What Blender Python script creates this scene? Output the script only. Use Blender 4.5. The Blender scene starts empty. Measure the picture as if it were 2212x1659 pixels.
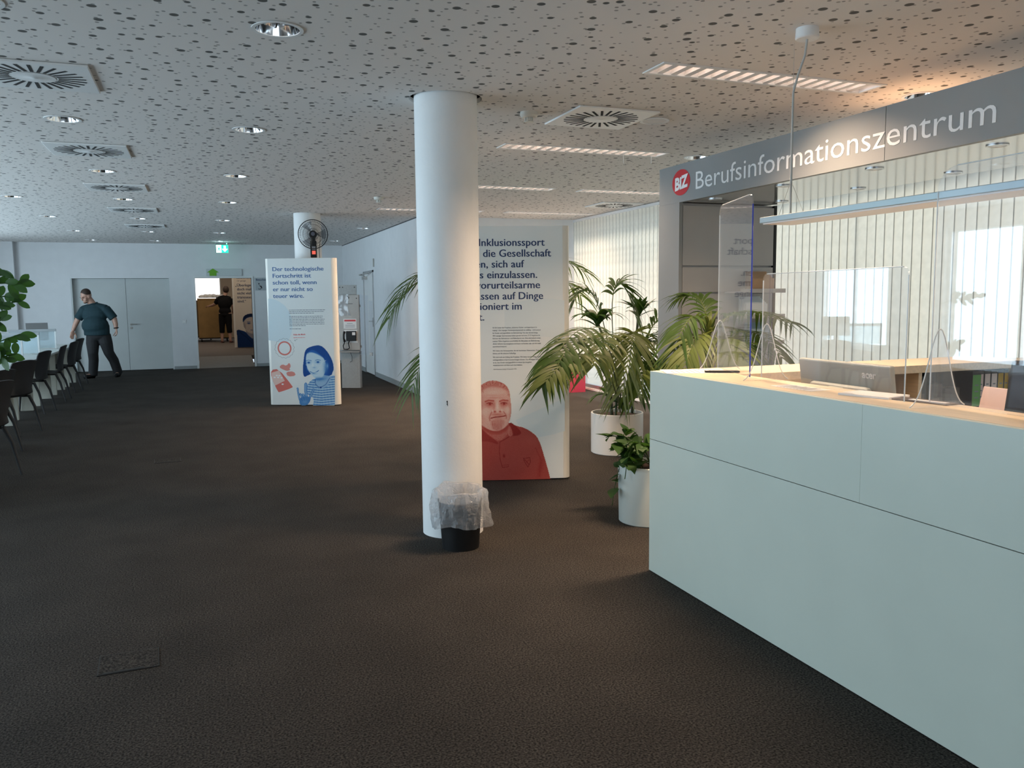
import bpy, bmesh, math, random
import numpy as np
from mathutils import Vector, Matrix
random.seed(7)
SC = bpy.context.scene
COL = SC.collection
PI = math.pi

# ------------------------------------------------------------------ camera
F_PX, CX, CY, EYE = 1795.0, 1106.0, 829.5, 1.55
yaw, pit, rol = 0.356116, 0.104693, -0.010505
FW = Vector((math.sin(yaw)*math.cos(pit), math.cos(yaw)*math.cos(pit), -math.sin(pit)))
r0 = Vector((math.cos(yaw), -math.sin(yaw), 0)); u0 = r0.cross(FW)
CR = r0*math.cos(rol) + u0*math.sin(rol); CU = -r0*math.sin(rol) + u0*math.cos(rol)
cam = bpy.data.cameras.new('camera'); cam_o = bpy.data.objects.new('camera', cam); COL.objects.link(cam_o)
cam.sensor_fit = 'HORIZONTAL'; cam.sensor_width = 36; cam.lens = F_PX/2212*36
cam.clip_start = .05; cam.clip_end = 200
M4 = Matrix((CR, CU, -FW)).transposed().to_4x4(); M4.translation = Vector((0, 0, EYE))
cam_o.matrix_world = M4
SC.camera = cam_o
def ray(px, py): return CR*((px-CX)/F_PX) - CU*((py-CY)/F_PX) + FW
def at(px, py, ax, val):
    """point of the place seen at a photograph position, on the plane where axis ax has the value val"""
    o = Vector((0, 0, EYE)); d = ray(px, py); return o + d*((val-o[ax])/d[ax])

# ------------------------------------------------------------------ light
SC.view_settings.view_transform = 'Standard'; SC.view_settings.look = 'None'
SC.view_settings.gamma = 1; SC.view_settings.use_curve_mapping = False
SC.view_settings.exposure = 0.0
world = bpy.data.worlds.new('world'); SC.world = world; world.use_nodes = True
wn = world.node_tree.nodes; wb = wn['Background']
wb.inputs[0].default_value = (.72, .86, 1.0, 1); wb.inputs[1].default_value = 1.0
def sun(rot, e, col):
    l = bpy.data.lights.new('sun', 'SUN'); l.energy = e; l.color = col; l.angle = .16
    o = bpy.data.objects.new('sun', l); o.rotation_euler = rot; COL.objects.link(o)
def area(name, loc, rot, sx, sy, e, col):
    l = bpy.data.lights.new(name, 'AREA'); l.shape = 'RECTANGLE'; l.size = sx; l.size_y = sy; l.energy = e; l.color = col
    o = bpy.data.objects.new(name, l); o.location = loc; o.rotation_euler = rot; COL.objects.link(o); return o
sun((0, math.radians(42), math.radians(8)), 3.4, (1, .90, .76))        # shines in from the window side, -x and down
for yy in (2.2, 5.8, 9.4, 13.0, 16.6):                                # daylight in the five openings of the left wall
    area('window_daylight', (-5.35, yy, 1.3), (0, -PI/2, 0), 2.36, 2.6, {2.2: 84, 5.8: 186, 9.4: 176, 13.0: 152, 16.6: 140}[yy], (.68, .845, 1.0))
area('window_daylight', (1.0, -4.35, 1.5), (PI/2, 0, 0), 5.0, 2.0, 40, (.95, .95, 1.0))  # opening behind the viewer

# ------------------------------------------------------------------ materials
def lin(c):
    if isinstance(c, str):
        c = [int(c[i:i+2], 16)/255 for i in (0, 2, 4)]
        c = [x/12.92 if x <= .04045 else ((x+.055)/1.055)**2.4 for x in c]
    return (c[0], c[1], c[2], 1)
MATS = {}
def mat(name, col, rough=.5, metal=0, noise=0, nscale=30, bump=0, bscale=200, spec=.5, trans=0, emit=None, es=0, coat=0):
    if name in MATS: return MATS[name]
    m = bpy.data.materials.new(name); m.use_nodes = True; nt = m.node_tree; b = nt.nodes['Principled BSDF']
    b.inputs['Roughness'].default_value = rough; b.inputs['Metallic'].default_value = metal
    b.inputs['Specular IOR Level'].default_value = spec
    c = lin(col); b.inputs['Base Color'].default_value = c
    if coat: b.inputs['Coat Weight'].default_value = coat
    tc = nt.nodes.new('ShaderNodeTexCoord')
    if noise:
        n = nt.nodes.new('ShaderNodeTexNoise'); n.inputs['Scale'].default_value = nscale; n.inputs['Detail'].default_value = 4
        nt.links.new(tc.outputs['Object'], n.inputs['Vector'])
        r = nt.nodes.new('ShaderNodeMapRange'); r.inputs[1].default_value = .3; r.inputs[2].default_value = .7
        r.inputs[3].default_value = 1-noise; r.inputs[4].default_value = 1+noise
        nt.links.new(n.outputs['Fac'], r.inputs[0])
        mx = nt.nodes.new('ShaderNodeVectorMath'); mx.operation = 'SCALE'; mx.inputs[0].default_value = c[:3]
        nt.links.new(r.outputs[0], mx.inputs['Scale']); nt.links.new(mx.outputs[0], b.inputs['Base Color'])
    if bump:
        n2 = nt.nodes.new('ShaderNodeTexNoise'); n2.inputs['Scale'].default_value = bscale
        nt.links.new(tc.outputs['Object'], n2.inputs['Vector'])
        bp = nt.nodes.new('ShaderNodeBump'); bp.inputs['Strength'].default_value = bump; bp.inputs['Distance'].default_value = .005
        nt.links.new(n2.outputs['Fac'], bp.inputs['Height']); nt.links.new(bp.outputs['Normal'], b.inputs['Normal'])
    if trans: b.inputs['Transmission Weight'].default_value = trans
    if emit: b.inputs['Emission Color'].default_value = lin(emit); b.inputs['Emission Strength'].default_value = es
    MATS[name] = m; return m
def clear(name, tint, ior=1.49, rough=.02, haze=0, gl=1.0, bump=0):
    """thin clear sheet: see-through with a Fresnel gloss and a little haze"""
    if name in MATS: return MATS[name]
    m = bpy.data.materials.new(name); m.use_nodes = True; nt = m.node_tree; nt.nodes.clear()
    out = nt.nodes.new('ShaderNodeOutputMaterial'); t = nt.nodes.new('ShaderNodeBsdfTransparent'); t.inputs[0].default_value = lin(tint)
    g = nt.nodes.new('ShaderNodeBsdfGlossy'); g.inputs['Roughness'].default_value = rough; g.inputs[0].default_value = (gl, gl, gl, 1)
    lw = nt.nodes.new('ShaderNodeLayerWeight'); pw = nt.nodes.new('ShaderNodeMath'); pw.operation = 'POWER'; pw.inputs[1].default_value = 4.5
    r_0 = ((ior-1)/(ior+1))**2; nt.links.new(lw.outputs['Facing'], pw.inputs[0])
    f = nt.nodes.new('ShaderNodeMath'); f.operation = 'MULTIPLY_ADD'; f.inputs[1].default_value = 1-r_0; f.inputs[2].default_value = r_0; nt.links.new(pw.outputs[0], f.inputs[0])
    mx = nt.nodes.new('ShaderNodeMixShader'); nt.links.new(f.outputs[0], mx.inputs[0]); nt.links.new(t.outputs[0], mx.inputs[1]); nt.links.new(g.outputs[0], mx.inputs[2])
    last = mx
    if bump:
        tc = nt.nodes.new('ShaderNodeTexCoord'); no = nt.nodes.new('ShaderNodeTexNoise'); no.inputs['Scale'].default_value = bump; no.inputs['Detail'].default_value = 3; no.inputs['Distortion'].default_value = 1.2
        bp = nt.nodes.new('ShaderNodeBump'); bp.inputs['Strength'].default_value = 1; bp.inputs['Distance'].default_value = .02; nt.links.new(tc.outputs['Object'], no.inputs['Vector']); nt.links.new(no.outputs['Fac'], bp.inputs['Height'])
        nt.links.new(bp.outputs[0], g.inputs['Normal']); nt.links.new(bp.outputs[0], lw.inputs['Normal'])
    if haze:
        d = nt.nodes.new('ShaderNodeBsdfTranslucent'); d.inputs[0].default_value = (.9, .92, .95, 1)
        d2 = nt.nodes.new('ShaderNodeBsdfDiffuse'); d2.inputs[0].default_value = (.9, .92, .95, 1)
        ad = nt.nodes.new('ShaderNodeMixShader'); [nt.links.new(bp.outputs[0], dd.inputs['Normal']) for dd in (d, d2)] if bump else None; nt.links.new(d.outputs[0], ad.inputs[1]); nt.links.new(d2.outputs[0], ad.inputs[2])
        m2 = nt.nodes.new('ShaderNodeMixShader'); m2.inputs[0].default_value = haze
        nt.links.new(mx.outputs[0], m2.inputs[1]); nt.links.new(ad.outputs[0], m2.inputs[2]); last = m2
    nt.links.new(last.outputs[0], out.inputs[0]); MATS[name] = m; return m
def fabric(name, col, tcol, fac):
    """thin cloth or leaf: diffuse mixed with light passing through"""
    if name in MATS: return MATS[name]
    m = bpy.data.materials.new(name); m.use_nodes = True; nt = m.node_tree; b = nt.nodes['Principled BSDF']
    b.inputs['Base Color'].default_value = lin(col); b.inputs['Roughness'].default_value = .45; b.inputs['Specular IOR Level'].default_value = .3
    tc = nt.nodes.new('ShaderNodeTexCoord'); n = nt.nodes.new('ShaderNodeTexNoise'); n.inputs['Scale'].default_value = 9
    nt.links.new(tc.outputs['Object'], n.inputs['Vector'])
    hs = nt.nodes.new('ShaderNodeHueSaturation'); hs.inputs['Color'].default_value = lin(col)
    mr = nt.nodes.new('ShaderNodeMapRange'); mr.inputs[1].default_value = .3; mr.inputs[2].default_value = .7; mr.inputs[3].default_value = .8; mr.inputs[4].default_value = 1.2
    nt.links.new(n.outputs['Fac'], mr.inputs[0]); nt.links.new(mr.outputs[0], hs.inputs['Value']); nt.links.new(hs.outputs[0], b.inputs['Base Color'])
    t = nt.nodes.new('ShaderNodeBsdfTranslucent'); t.inputs[0].default_value = lin(tcol)
    mx = nt.nodes.new('ShaderNodeMixShader'); mx.inputs[0].default_value = fac
    nt.links.new(b.outputs[0], mx.inputs[1]); nt.links.new(t.outputs[0], mx.inputs[2]); nt.links.new(mx.outputs[0], nt.nodes['Material Output'].inputs[0])
    MATS[name] = m; return m
def carpet_mat():
    m = bpy.data.materials.new('carpet'); m.use_nodes = True; nt = m.node_tree; b = nt.nodes['Principled BSDF']
    b.inputs['Roughness'].default_value = .95; b.inputs['Specular IOR Level'].default_value = .15
    tc = nt.nodes.new('ShaderNodeTexCoord')
    def nz(s, d):
        n = nt.nodes.new('ShaderNodeTexNoise'); n.inputs['Scale'].default_value = s; n.inputs['Detail'].default_value = d
        nt.links.new(tc.outputs['Object'], n.inputs['Vector']); return n
    n1 = nz(120, 3); cr = nt.nodes.new('ShaderNodeValToRGB')
    cr.color_ramp.elements[0].position = .36; cr.color_ramp.elements[0].color = (.013, .0112, .0097, 1)
    cr.color_ramp.elements[1].position = .68; cr.color_ramp.elements[1].color = (.084, .0735, .0635, 1)
    nt.links.new(n1.outputs['Fac'], cr.inputs[0])
    n2 = nz(2.2, 3); mr = nt.nodes.new('ShaderNodeMapRange'); mr.inputs[1].default_value = .3; mr.inputs[2].default_value = .7; mr.inputs[3].default_value = .86; mr.inputs[4].default_value = 1.14
    nt.links.new(n2.outputs['Fac'], mr.inputs[0])
    v = nt.nodes.new('ShaderNodeVectorMath'); v.operation = 'SCALE'; nt.links.new(cr.outputs[0], v.inputs[0]); nt.links.new(mr.outputs[0], v.inputs['Scale'])
    nt.links.new(v.outputs[0], b.inputs['Base Color'])
    bp = nt.nodes.new('ShaderNodeBump'); bp.inputs['Strength'].default_value = .7; bp.inputs['Distance'].default_value = .006
    nt.links.new(n1.outputs['Fac'], bp.inputs['Height']); nt.links.new(bp.outputs[0], b.inputs['Normal'])
    return m
def ceiling_mat():
    """white plasterboard with scattered round holes of two sizes"""
    m = bpy.data.materials.new('perforated plasterboard'); m.use_nodes = True; nt = m.node_tree; b = nt.nodes['Principled BSDF']
    b.inputs['Roughness'].default_value = .85; b.inputs['Specular IOR Level'].default_value = .1
    tc = nt.nodes.new('ShaderNodeTexCoord'); holes = []
    for sc, rad, var, off, dk in ((6.0, .104, .05, 0, 1.0), (9.8, .080, .04, 3.3, .72), (8.0, .062, .03, 7.7, .6)):
        mp = nt.nodes.new('ShaderNodeMapping'); mp.inputs['Location'].default_value = (off, off*1.7, 0); nt.links.new(tc.outputs['Object'], mp.inputs[0])
        vo = nt.nodes.new('ShaderNodeTexVoronoi'); vo.voronoi_dimensions = '2D'; vo.inputs['Scale'].default_value = sc; vo.inputs['Randomness'].default_value = .85
        nt.links.new(mp.outputs[0], vo.inputs['Vector'])
        sp = nt.nodes.new('ShaderNodeSeparateColor'); nt.links.new(vo.outputs['Color'], sp.inputs[0])
        th = nt.nodes.new('ShaderNodeMath'); th.operation = 'MULTIPLY_ADD'; th.inputs[1].default_value = var; th.inputs[2].default_value = rad-var/2; nt.links.new(sp.outputs[0], th.inputs[0])
        df = nt.nodes.new('ShaderNodeMath'); df.operation = 'SUBTRACT'; nt.links.new(th.outputs[0], df.inputs[0]); nt.links.new(vo.outputs['Distance'], df.inputs[1])
        sm = nt.nodes.new('ShaderNodeMapRange'); sm.inputs[1].default_value = -.012; sm.inputs[2].default_value = .014; sm.inputs[4].default_value = dk; nt.links.new(df.outputs[0], sm.inputs[0])
        holes.append(sm)
    mx1 = nt.nodes.new('ShaderNodeMath'); mx1.operation = 'MAXIMUM'; nt.links.new(holes[0].outputs[0], mx1.inputs[0]); nt.links.new(holes[1].outputs[0], mx1.inputs[1])
    mx = nt.nodes.new('ShaderNodeMath'); mx.operation = 'MAXIMUM'; nt.links.new(mx1.outputs[0], mx.inputs[0]); nt.links.new(holes[2].outputs[0], mx.inputs[1])
    c = nt.nodes.new('ShaderNodeMix'); c.data_type = 'RGBA'; c.inputs[6].default_value = (.75, .715, .685, 1); c.inputs[7].default_value = (.13, .127, .12, 1)  # dark dot colour stands in for the shade inside the holes
    nt.links.new(mx.outputs[0], c.inputs[0]); nt.links.new(c.outputs[2], b.inputs['Base Color'])
    bp = nt.nodes.new('ShaderNodeBump'); bp.inputs['Strength'].default_value = .25; bp.inputs['Distance'].default_value = .004; bp.invert = True
    nt.links.new(mx.outputs[0], bp.inputs['Height']); nt.links.new(bp.outputs[0], b.inputs['Normal'])
    return m
def print_mat():
    m = bpy.data.materials.new('printed photograph'); m.use_nodes = True; nt = m.node_tree; b = nt.nodes['Principled BSDF']
    b.inputs['Roughness'].default_value = .6; b.inputs['Specular IOR Level'].default_value = .2
    a = nt.nodes.new('ShaderNodeAttribute'); a.attribute_name = 'ink'; nt.links.new(a.outputs['Color'], b.inputs['Base Color'])
    return m
def louvre_wood(name, col):
    """pale wood laminate with faint grain along y"""
    if name in MATS: return MATS[name]
    m = bpy.data.materials.new(name); m.use_nodes = True; nt = m.node_tree; b = nt.nodes['Principled BSDF']; b.inputs['Roughness'].default_value = .38
    tc = nt.nodes.new('ShaderNodeTexCoord'); mp = nt.nodes.new('ShaderNodeMapping'); mp.inputs['Scale'].default_value = (18, 1.5, 18); nt.links.new(tc.outputs['Object'], mp.inputs[0])
    n = nt.nodes.new('ShaderNodeTexNoise'); n.inputs['Scale'].default_value = 4; n.inputs['Detail'].default_value = 5; nt.links.new(mp.outputs[0], n.inputs[0])
    c = lin(col); r = nt.nodes.new('ShaderNodeMapRange'); r.inputs[1].default_value = .3; r.inputs[2].default_value = .7; r.inputs[3].default_value = .9; r.inputs[4].default_value = 1.08
    nt.links.new(n.outputs['Fac'], r.inputs[0]); v = nt.nodes.new('ShaderNodeVectorMath'); v.operation = 'SCALE'; v.inputs[0].default_value = c[:3]
    nt.links.new(r.outputs[0], v.inputs['Scale']); nt.links.new(v.outputs[0], b.inputs['Base Color']); MATS[name] = m; return m
CARPET = carpet_mat(); CEIL = ceiling_mat(); PRINT = print_mat()
WALL = mat('white wall paint', (.74, .75, .76), .7, noise=.02, nscale=6, bump=.08, bscale=140)
COLM = mat('column paint', (.80, .80, .79), .55, noise=.02, nscale=5, bump=.18, bscale=45)
WHITE = mat('white lacquer', (.78, .78, .77), .35)
GREYDOOR = mat('grey door laminate', (.55, .58, .57), .5, noise=.02, nscale=4)
BASE_M = mat('grey skirting', (.34, .36, .36), .5)
ALU = mat('aluminium', (.62, .63, .64), .35, 1)
STEEL = mat('brushed steel', (.62, .61, .59), .34, 1, noise=.06, nscale=60)
DULL = mat('dull steel sheet', (.33, .325, .31), .5, .25, noise=.05, nscale=30)
CHROME = mat('chrome', (.8, .82, .85), .08, 1)
BLACK = mat('black plastic', (.008, .008, .0085), .45, spec=.3)
DARK = mat('dark void', (.006, .006, .006), .9)
CHAIRM = mat('charcoal chair plastic', (.022, .022, .024), .5, noise=.1, nscale=40)
MINT = mat('pale grey green panel', (.60, .64, .56), .32, noise=.02, nscale=3)
WOOD = louvre_wood('maple laminate', (.78, .62, .43))
OLIVE = mat('olive cabinet back', (.30, .23, .12), .6)
FASC = mat('silver grey laminate', (.23, .24, .242), .5, .1, noise=.02, nscale=3)
CHEEK = mat('warm grey panel', (.34, .33, .32), .45, .2, noise=.03, nscale=4)
SOFF = mat('glossy grey soffit', (.50, .49, .48), .12, .55)
PEARL = mat('reflective white lettering', (.78, .78, .78), .3)
RED = mat('red print', (.62, .03, .035), .45)
NAVY = mat('navy lettering', (.012, .035, .11), .55)
BLUEINK = mat('blue lettering', (.03, .11, .30), .55)
GREYINK = mat('grey small print', (.16, .19, .22), .6)
LBLUE = mat('pale blue print', (.585, .69, .735), .6)
BOARD = mat('pale board', (.70, .73, .72), .55, noise=.015, nscale=2)
BOARD2 = mat('warm grey board', (.74, .745, .71), .55, noise=.02, nscale=2)
TANB = mat('tan board', (.62, .50, .37), .55)
CREAM = mat('cream board edge', (.80, .77, .70), .4)
PLEXI = clear('clear acrylic', (.97, .98, 1.0), 1.5, .015, .02)
PEDGE = mat('blue acrylic edge', (.05, .07, .45), .2)
WEDGE = mat('bright acrylic edge', (.75, .76, .74), .2)
GLASS = clear('window glass', (.95, .98, .98), 1.5, .0)
PARTG = clear('misted partition glass', (.80, .90, .92), 1.45, .1, .25)
LINER = clear('thin plastic liner', (.90, .90, .90), 1.5, .16, .36, bump=34)
LEAF = fabric('palm leaf', (.042, .082, .018), (.13, .22, .025), .3)
LEAF2 = fabric('pale palm leaf', (.095, .125, .034), (.22, .28, .05), .3)
LEAF3 = fabric('broad dark leaf', (.035, .085, .02), (.08, .2, .02), .22)
SOIL = mat('soil', (.05, .025, .015), .95, noise=.4, nscale=60, bump=.6, bscale=60)
POT = mat('white planter', (.76, .74, .70), .3)
POT2 = mat('mint white planter', (.66, .73, .70), .3)
SLAT = fabric('blind fabric', (.83, .80, .74), (.87, .84, .76), .55)
SKIN = mat('skin', (.45, .26, .19), .5, noise=.08, nscale=25)
HAIR = mat('short brown hair', (.04, .024, .016), .7, noise=.2, nscale=200)
SHIRT = mat('teal polo cloth', (.006, .030, .039), .85, noise=.1, nscale=60)
TROUS = mat('dark grey trouser cloth', (.020, .020, .022), .85, noise=.15, nscale=40)
PAPER = mat('paper', (.78, .77, .76), .7)
PEBBLE = mat('pale concrete paving', (.62, .60, .56), .9, noise=.08, nscale=3)

# ------------------------------------------------------------------ mesh helpers
class MB:
    def __init__(s): s.v = []; s.f = []; s.m = []
    def add(s, vs, fs, mi=0, M=None):
        b = len(s.v)
        s.v += [tuple(M @ Vector(p)) if M else tuple(p) for p in vs]
        s.f += [tuple(i+b for i in f) for f in fs]; s.m += [mi]*len(fs); return s
    def box(s, x0, x1, y0, y1, z0, z1, mi=0, M=None):
        v = [(x, y, z) for x in (x0, x1) for y in (y0, y1) for z in (z0, z1)]
        return s.add(v, [(0, 1, 3, 2), (4, 6, 7, 5), (0, 4, 5, 1), (2, 3, 7, 6), (0, 2, 6, 4), (1, 5, 7, 3)], mi, M)
    def lathe(s, prof, n=32, mi=0, M=None, c=(0, 0, 0), caps=False):
        vs = []; fs = []
        for r, z in prof:
            vs += [(c[0]+r*math.cos(2*PI*i/n), c[1]+r*math.sin(2*PI*i/n), c[2]+z) for i in range(n)]
        for k in range(len(prof)-1):
            fs += [(k*n+i, k*n+(i+1) % n, (k+1)*n+(i+1) % n, (k+1)*n+i) for i in range(n)]
        if caps: fs += [tuple(range(n))[::-1], tuple(range((len(prof)-1)*n, len(prof)*n))]
        return s.add(vs, fs, mi, M)
    def tube(s, pts, rad, n=8, mi=0, M=None, caps=True, ell=None):
        pts = [Vector(p) for p in pts]; rs = rad if isinstance(rad, (list, tuple)) else [rad]*len(pts)
        vs = []; fs = []; up = None
        for k, p in enumerate(pts):
            t = (pts[min(k+1, len(pts)-1)]-pts[max(k-1, 0)]).normalized()
            if up is None:
                a = Vector((0, 0, 1)) if abs(t.z) < .9 else Vector((1, 0, 0)); up = (a - t*a.dot(t)).normalized()
            else:
                up = (up - t*up.dot(t)).normalized()
            sd = t.cross(up); r = rs[k]; e = ell[k] if ell else 1
            vs += [tuple(p + (up*math.cos(2*PI*i/n)*e + sd*math.sin(2*PI*i/n))*r) for i in range(n)]
        for k in range(len(pts)-1):
            fs += [(k*n+i, k*n+(i+1) % n, (k+1)*n+(i+1) % n, (k+1)*n+i) for i in range(n)]
        if caps: fs += [tuple(range(n))[::-1], tuple(range((len(pts)-1)*n, len(pts)*n))]
        return s.add(vs, fs, mi, M)
    def ball(s, c, r, n=16, mi=0, rot=None):
        r = r if isinstance(r, (list, tuple)) else (r, r, r); vs = []; fs = []; h = n//2
        for j in range(h+1):
            a = PI*j/h
            for i in range(n):
                p = Vector((r[0]*math.sin(a)*math.cos(2*PI*i/n), r[1]*math.sin(a)*math.sin(2*PI*i/n), r[2]*math.cos(a)))
                if rot: p.rotate(rot)
                vs.append(tuple(Vector(c)+p))
        for j in range(h):
            for i in range(n): fs.append((j*n+i, (j+1)*n+i, (j+1)*n+(i+1) % n, j*n+(i+1) % n))
        return s.add(vs, fs, mi)
    def prism(s, poly, z0, z1, mi=0, M=None):
        n = len(poly); vs = [(x, y, z0) for x, y in poly]+[(x, y, z1) for x, y in poly]
        return s.add(vs, [tuple(range(n))[::-1], tuple(range(n, 2*n))]+[(i, (i+1) % n, n+(i+1) % n, n+i) for i in range(n)], mi, M)
    def build(s, name, mats, parent=None, smooth=False, bevel=0, loc=None, ang=35, merge=True):
        me = bpy.data.meshes.new(name); me.from_pydata(s.v, [], s.f)
        for m in (mats if isinstance(mats, (list, tuple)) else [mats]): me.materials.append(m)
        for p, mi in zip(me.polygons, s.m): p.material_index = mi
        bm = bmesh.new(); bm.from_mesh(me)
        if merge: bmesh.ops.remove_doubles(bm, verts=bm.verts, dist=1e-6)
        bmesh.ops.recalc_face_normals(bm, faces=bm.faces)
        if bevel:
            ed = [e for e in bm.edges if len(e.link_faces) == 2 and e.calc_face_angle(0) > .6]
            bmesh.ops.bevel(bm, geom=ed, offset=bevel, segments=2, affect='EDGES', profile=.5)
        bm.to_mesh(me); bm.free()
        if smooth:
            me.polygons.foreach_set('use_smooth', [True]*len(me.polygons)); me.set_sharp_from_angle(angle=math.radians(ang))
        o = bpy.data.objects.new(name, me); COL.objects.link(o)
        if parent: o.parent = parent
        if loc is not None: o.location = loc
        return o
def tag(o, label=None, cat=None, group=None, kind=None):
    for k, v in (('label', label), ('category', cat), ('group', group), ('kind', kind)):
        if v: o[k] = v
    return o
def empty(name, loc=(0, 0, 0), rz=0, label=None, cat=None, group=None):
    o = bpy.data.objects.new(name, None); o.empty_display_size = .1; COL.objects.link(o); o.location = loc; o.rotation_euler = (0, 0, rz)
    return tag(o, label, cat, group)
def struct(o): o['kind'] = 'structure'; return o
def dup(root, loc, rz=None, label=None, group=None):
    r = root.copy(); COL.objects.link(r); r.location = loc
    if rz is not None: r.rotation_euler = (0, 0, rz)
    if label: r['label'] = label
    if group: r['group'] = group
    for ch in list(root.children):
        c = ch.copy(); COL.objects.link(c); c.parent = r
        for g in list(ch.children):
            d = g.copy(); COL.objects.link(d); d.parent = c
    return r
def lettering(name, s, size, M, m, parent=None, bold=0, align='LEFT', width=None, depth=.0008, spacing=1.0, shear=0, lines=1.0, wscale=1, heavy=0):
    """flat letters as one mesh; M carries the text's own xy plane into the parent's space"""
    c = bpy.data.curves.new(name, 'FONT'); c.body = s; c.size = size; c.offset = bold; c.extrude = depth/2; c.align_x = align
    c.space_character = spacing; c.space_line = lines; c.shear = shear; c.resolution_u = 3
    t = bpy.data.objects.new(name, c); COL.objects.link(t)
    dg = bpy.context.evaluated_depsgraph_get(); me = bpy.data.meshes.new_from_object(t.evaluated_get(dg))
    bpy.data.objects.remove(t); bpy.data.curves.remove(c); me.name = name
    if heavy:      # heavier strokes: the outline set three times, a hair apart
        bm = bmesh.new()
        for dx, dz in ((-heavy, 0), (heavy, 0), (0, .0001)):
            me.transform(Matrix.Translation((dx, 0, dz))); bm.from_mesh(me); me.transform(Matrix.Translation((-dx, 0, -dz)))
        bm.to_mesh(me); bm.free()
    if width:
        xs = [v.co.x for v in me.vertices]; k = width/(max(xs)-min(xs)); me.transform(Matrix.Diagonal((k, 1, 1, 1)))
    elif wscale != 1: me.transform(Matrix.Diagonal((wscale, 1, 1, 1)))
    me.transform(M); me.materials.clear(); me.materials.append(m)
    o = bpy.data.objects.new(name, me); COL.objects.link(o)
    if parent: o.parent = parent
    return o
def blended(name, mb, voxel, smooth_it, m, parent=None):
    """one continuous surface grown over overlapping forms"""
    o = mb.build(name, m, None, merge=False); rm = o.modifiers.new('r', 'REMESH'); rm.mode = 'VOXEL'; rm.voxel_size = voxel; rm.use_smooth_shade = True
    sm = o.modifiers.new('s', 'SMOOTH'); sm.iterations = smooth_it; sm.factor = .5
    dg = bpy.context.evaluated_depsgraph_get(); me = bpy.data.meshes.new_from_object(o.evaluated_get(dg)); old = o.data
    o.modifiers.clear(); o.data = me; me.name = name; bpy.data.meshes.remove(old)
    me.polygons.foreach_set('use_smooth', [True]*len(me.polygons))
    if parent: o.parent = parent
    return o

# ================================================================== the setting
ZC = 2.80
XL, XR, YB, YF, YM, XW = -5.2, 5.95, -4.0, 20.15, 12.72, 3.22
def wall_mb(openings, u0, u1, z0, z1):
    """rectangles of a wall (along u) left around its openings (u0,u1,z0,z1)"""
    us = sorted({u0, u1, *[o[0] for o in openings], *[o[1] for o in openings]}); out = []
    for a, b in zip(us[:-1], us[1:]):
        ops = sorted([(o[2], o[3]) for o in openings if o[0] <= a+1e-6 and o[1] >= b-1e-6]); z = z0
        for o0, o1 in ops:
            if o0 > z: out.append((a, b, z, o0))
            z = o1
        if z < z1: out.append((a, b, z, z1))
    return out
struct(MB().box(XL-.2, 6.1, YB-.2, 20.35, -.1, 0).box(-3.4, 5.4, 20.35, 21.5, -.1, 0).build('floor', CARPET))
struct(MB().add([(-.09, 20.15, .001), (1.12, 20.15, .001), (1.12, 21.5, .18), (-.09, 21.5, .18), (-.09, 20.15, -.09), (1.12, 20.15, -.09), (1.12, 21.5, -.09), (-.09, 21.5, -.09)],
    [(0, 1, 2, 3), (4, 7, 6, 5), (0, 4, 5, 1), (2, 6, 7, 3), (0, 3, 7, 4), (1, 5, 6, 2)]).build('floor_ramp', mat('pale ramp covering', (.20, .195, .19), .8, noise=.06, nscale=20)))
struct(MB().box(-3.2, 5.2, 21.5, 35, .08, .18).build('floor_back', mat('brown carpet', (.10, .08, .066), .95, noise=.15, nscale=90)))
# far wall with a recessed double door and an open doorway
mb = MB()
for a, b, z0, z1 in wall_mb([(-2.60, -.63, 0, 2.04), (-.09, 1.12, 0, 2.04)], XL-.2, XW+.2, 0, 3.2): mb.box(a, b, YF, YF+.2, z0, z1)
struct(mb.build('wall_far', WALL))
struct(MB().box(XL, -3.61, YF-.14, YF, 0, ZC).build('wall_pier', WALL))
d = empty('door_1', (-1.615, YF+.12, 0)); struct(d)
for s, x0, x1 in ((-1, -.985, .08), (1, .086, .985)):
    lf = MB().box(x0, x1, 0, .05, .012, 2.035).build('door_leaf', GREYDOOR, d, bevel=.002)
    if s > 0:
        MB().lathe([(0, 0), (.026, 0), (.026, .012), (0, .012)], 20, M=Matrix.Translation((.15, 0, 1.03)) @ Matrix.Rotation(PI/2, 4, 'X')).tube([(.15, -.01, 1.03), (.15, -.05, 1.03), (.17, -.055, 1.03), (.28, -.055, 1.03)], .009, 8).build('door_handle', STEEL, lf, True)
        MB().lathe([(0, 0), (.026, 0), (.026, .012), (0, .012)], 20, M=Matrix.Translation((.15, 0, .95)) @ Matrix.Rotation(PI/2, 4, 'X')).build('lock_plate', STEEL, lf, True)
MB().box(-1.0, 1.0, .06, .075, -.02, 2.1).build('door_light_stop', DARK, d)  # added dark sheet, keeps light from leaking through the leaf gaps
MB().box(-.985, -.955, -.118, 0, 0, 2.04).box(.955+.02, .985, -.118, 0, 0, 2.04).build('door_jamb', GREYDOOR, d)
d = empty('door_2', (.515, YF, 0)); struct(d)
MB().box(-.645, -.605, -.02, .21, 0, 2.04).box(.605, .645, -.02, .21, 0, 2.04).box(-.645, .645, -.02, .21, 2.04, 2.08).build('door_frame', WHITE, d)
mb = MB()
for a, b in ((XL, -2.62), (-.61, -.135), (1.165, XW)): mb.box(a, b, YF-.015, YF, 0, .07)
struct(mb.build('baseboard_far', BASE_M))
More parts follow.
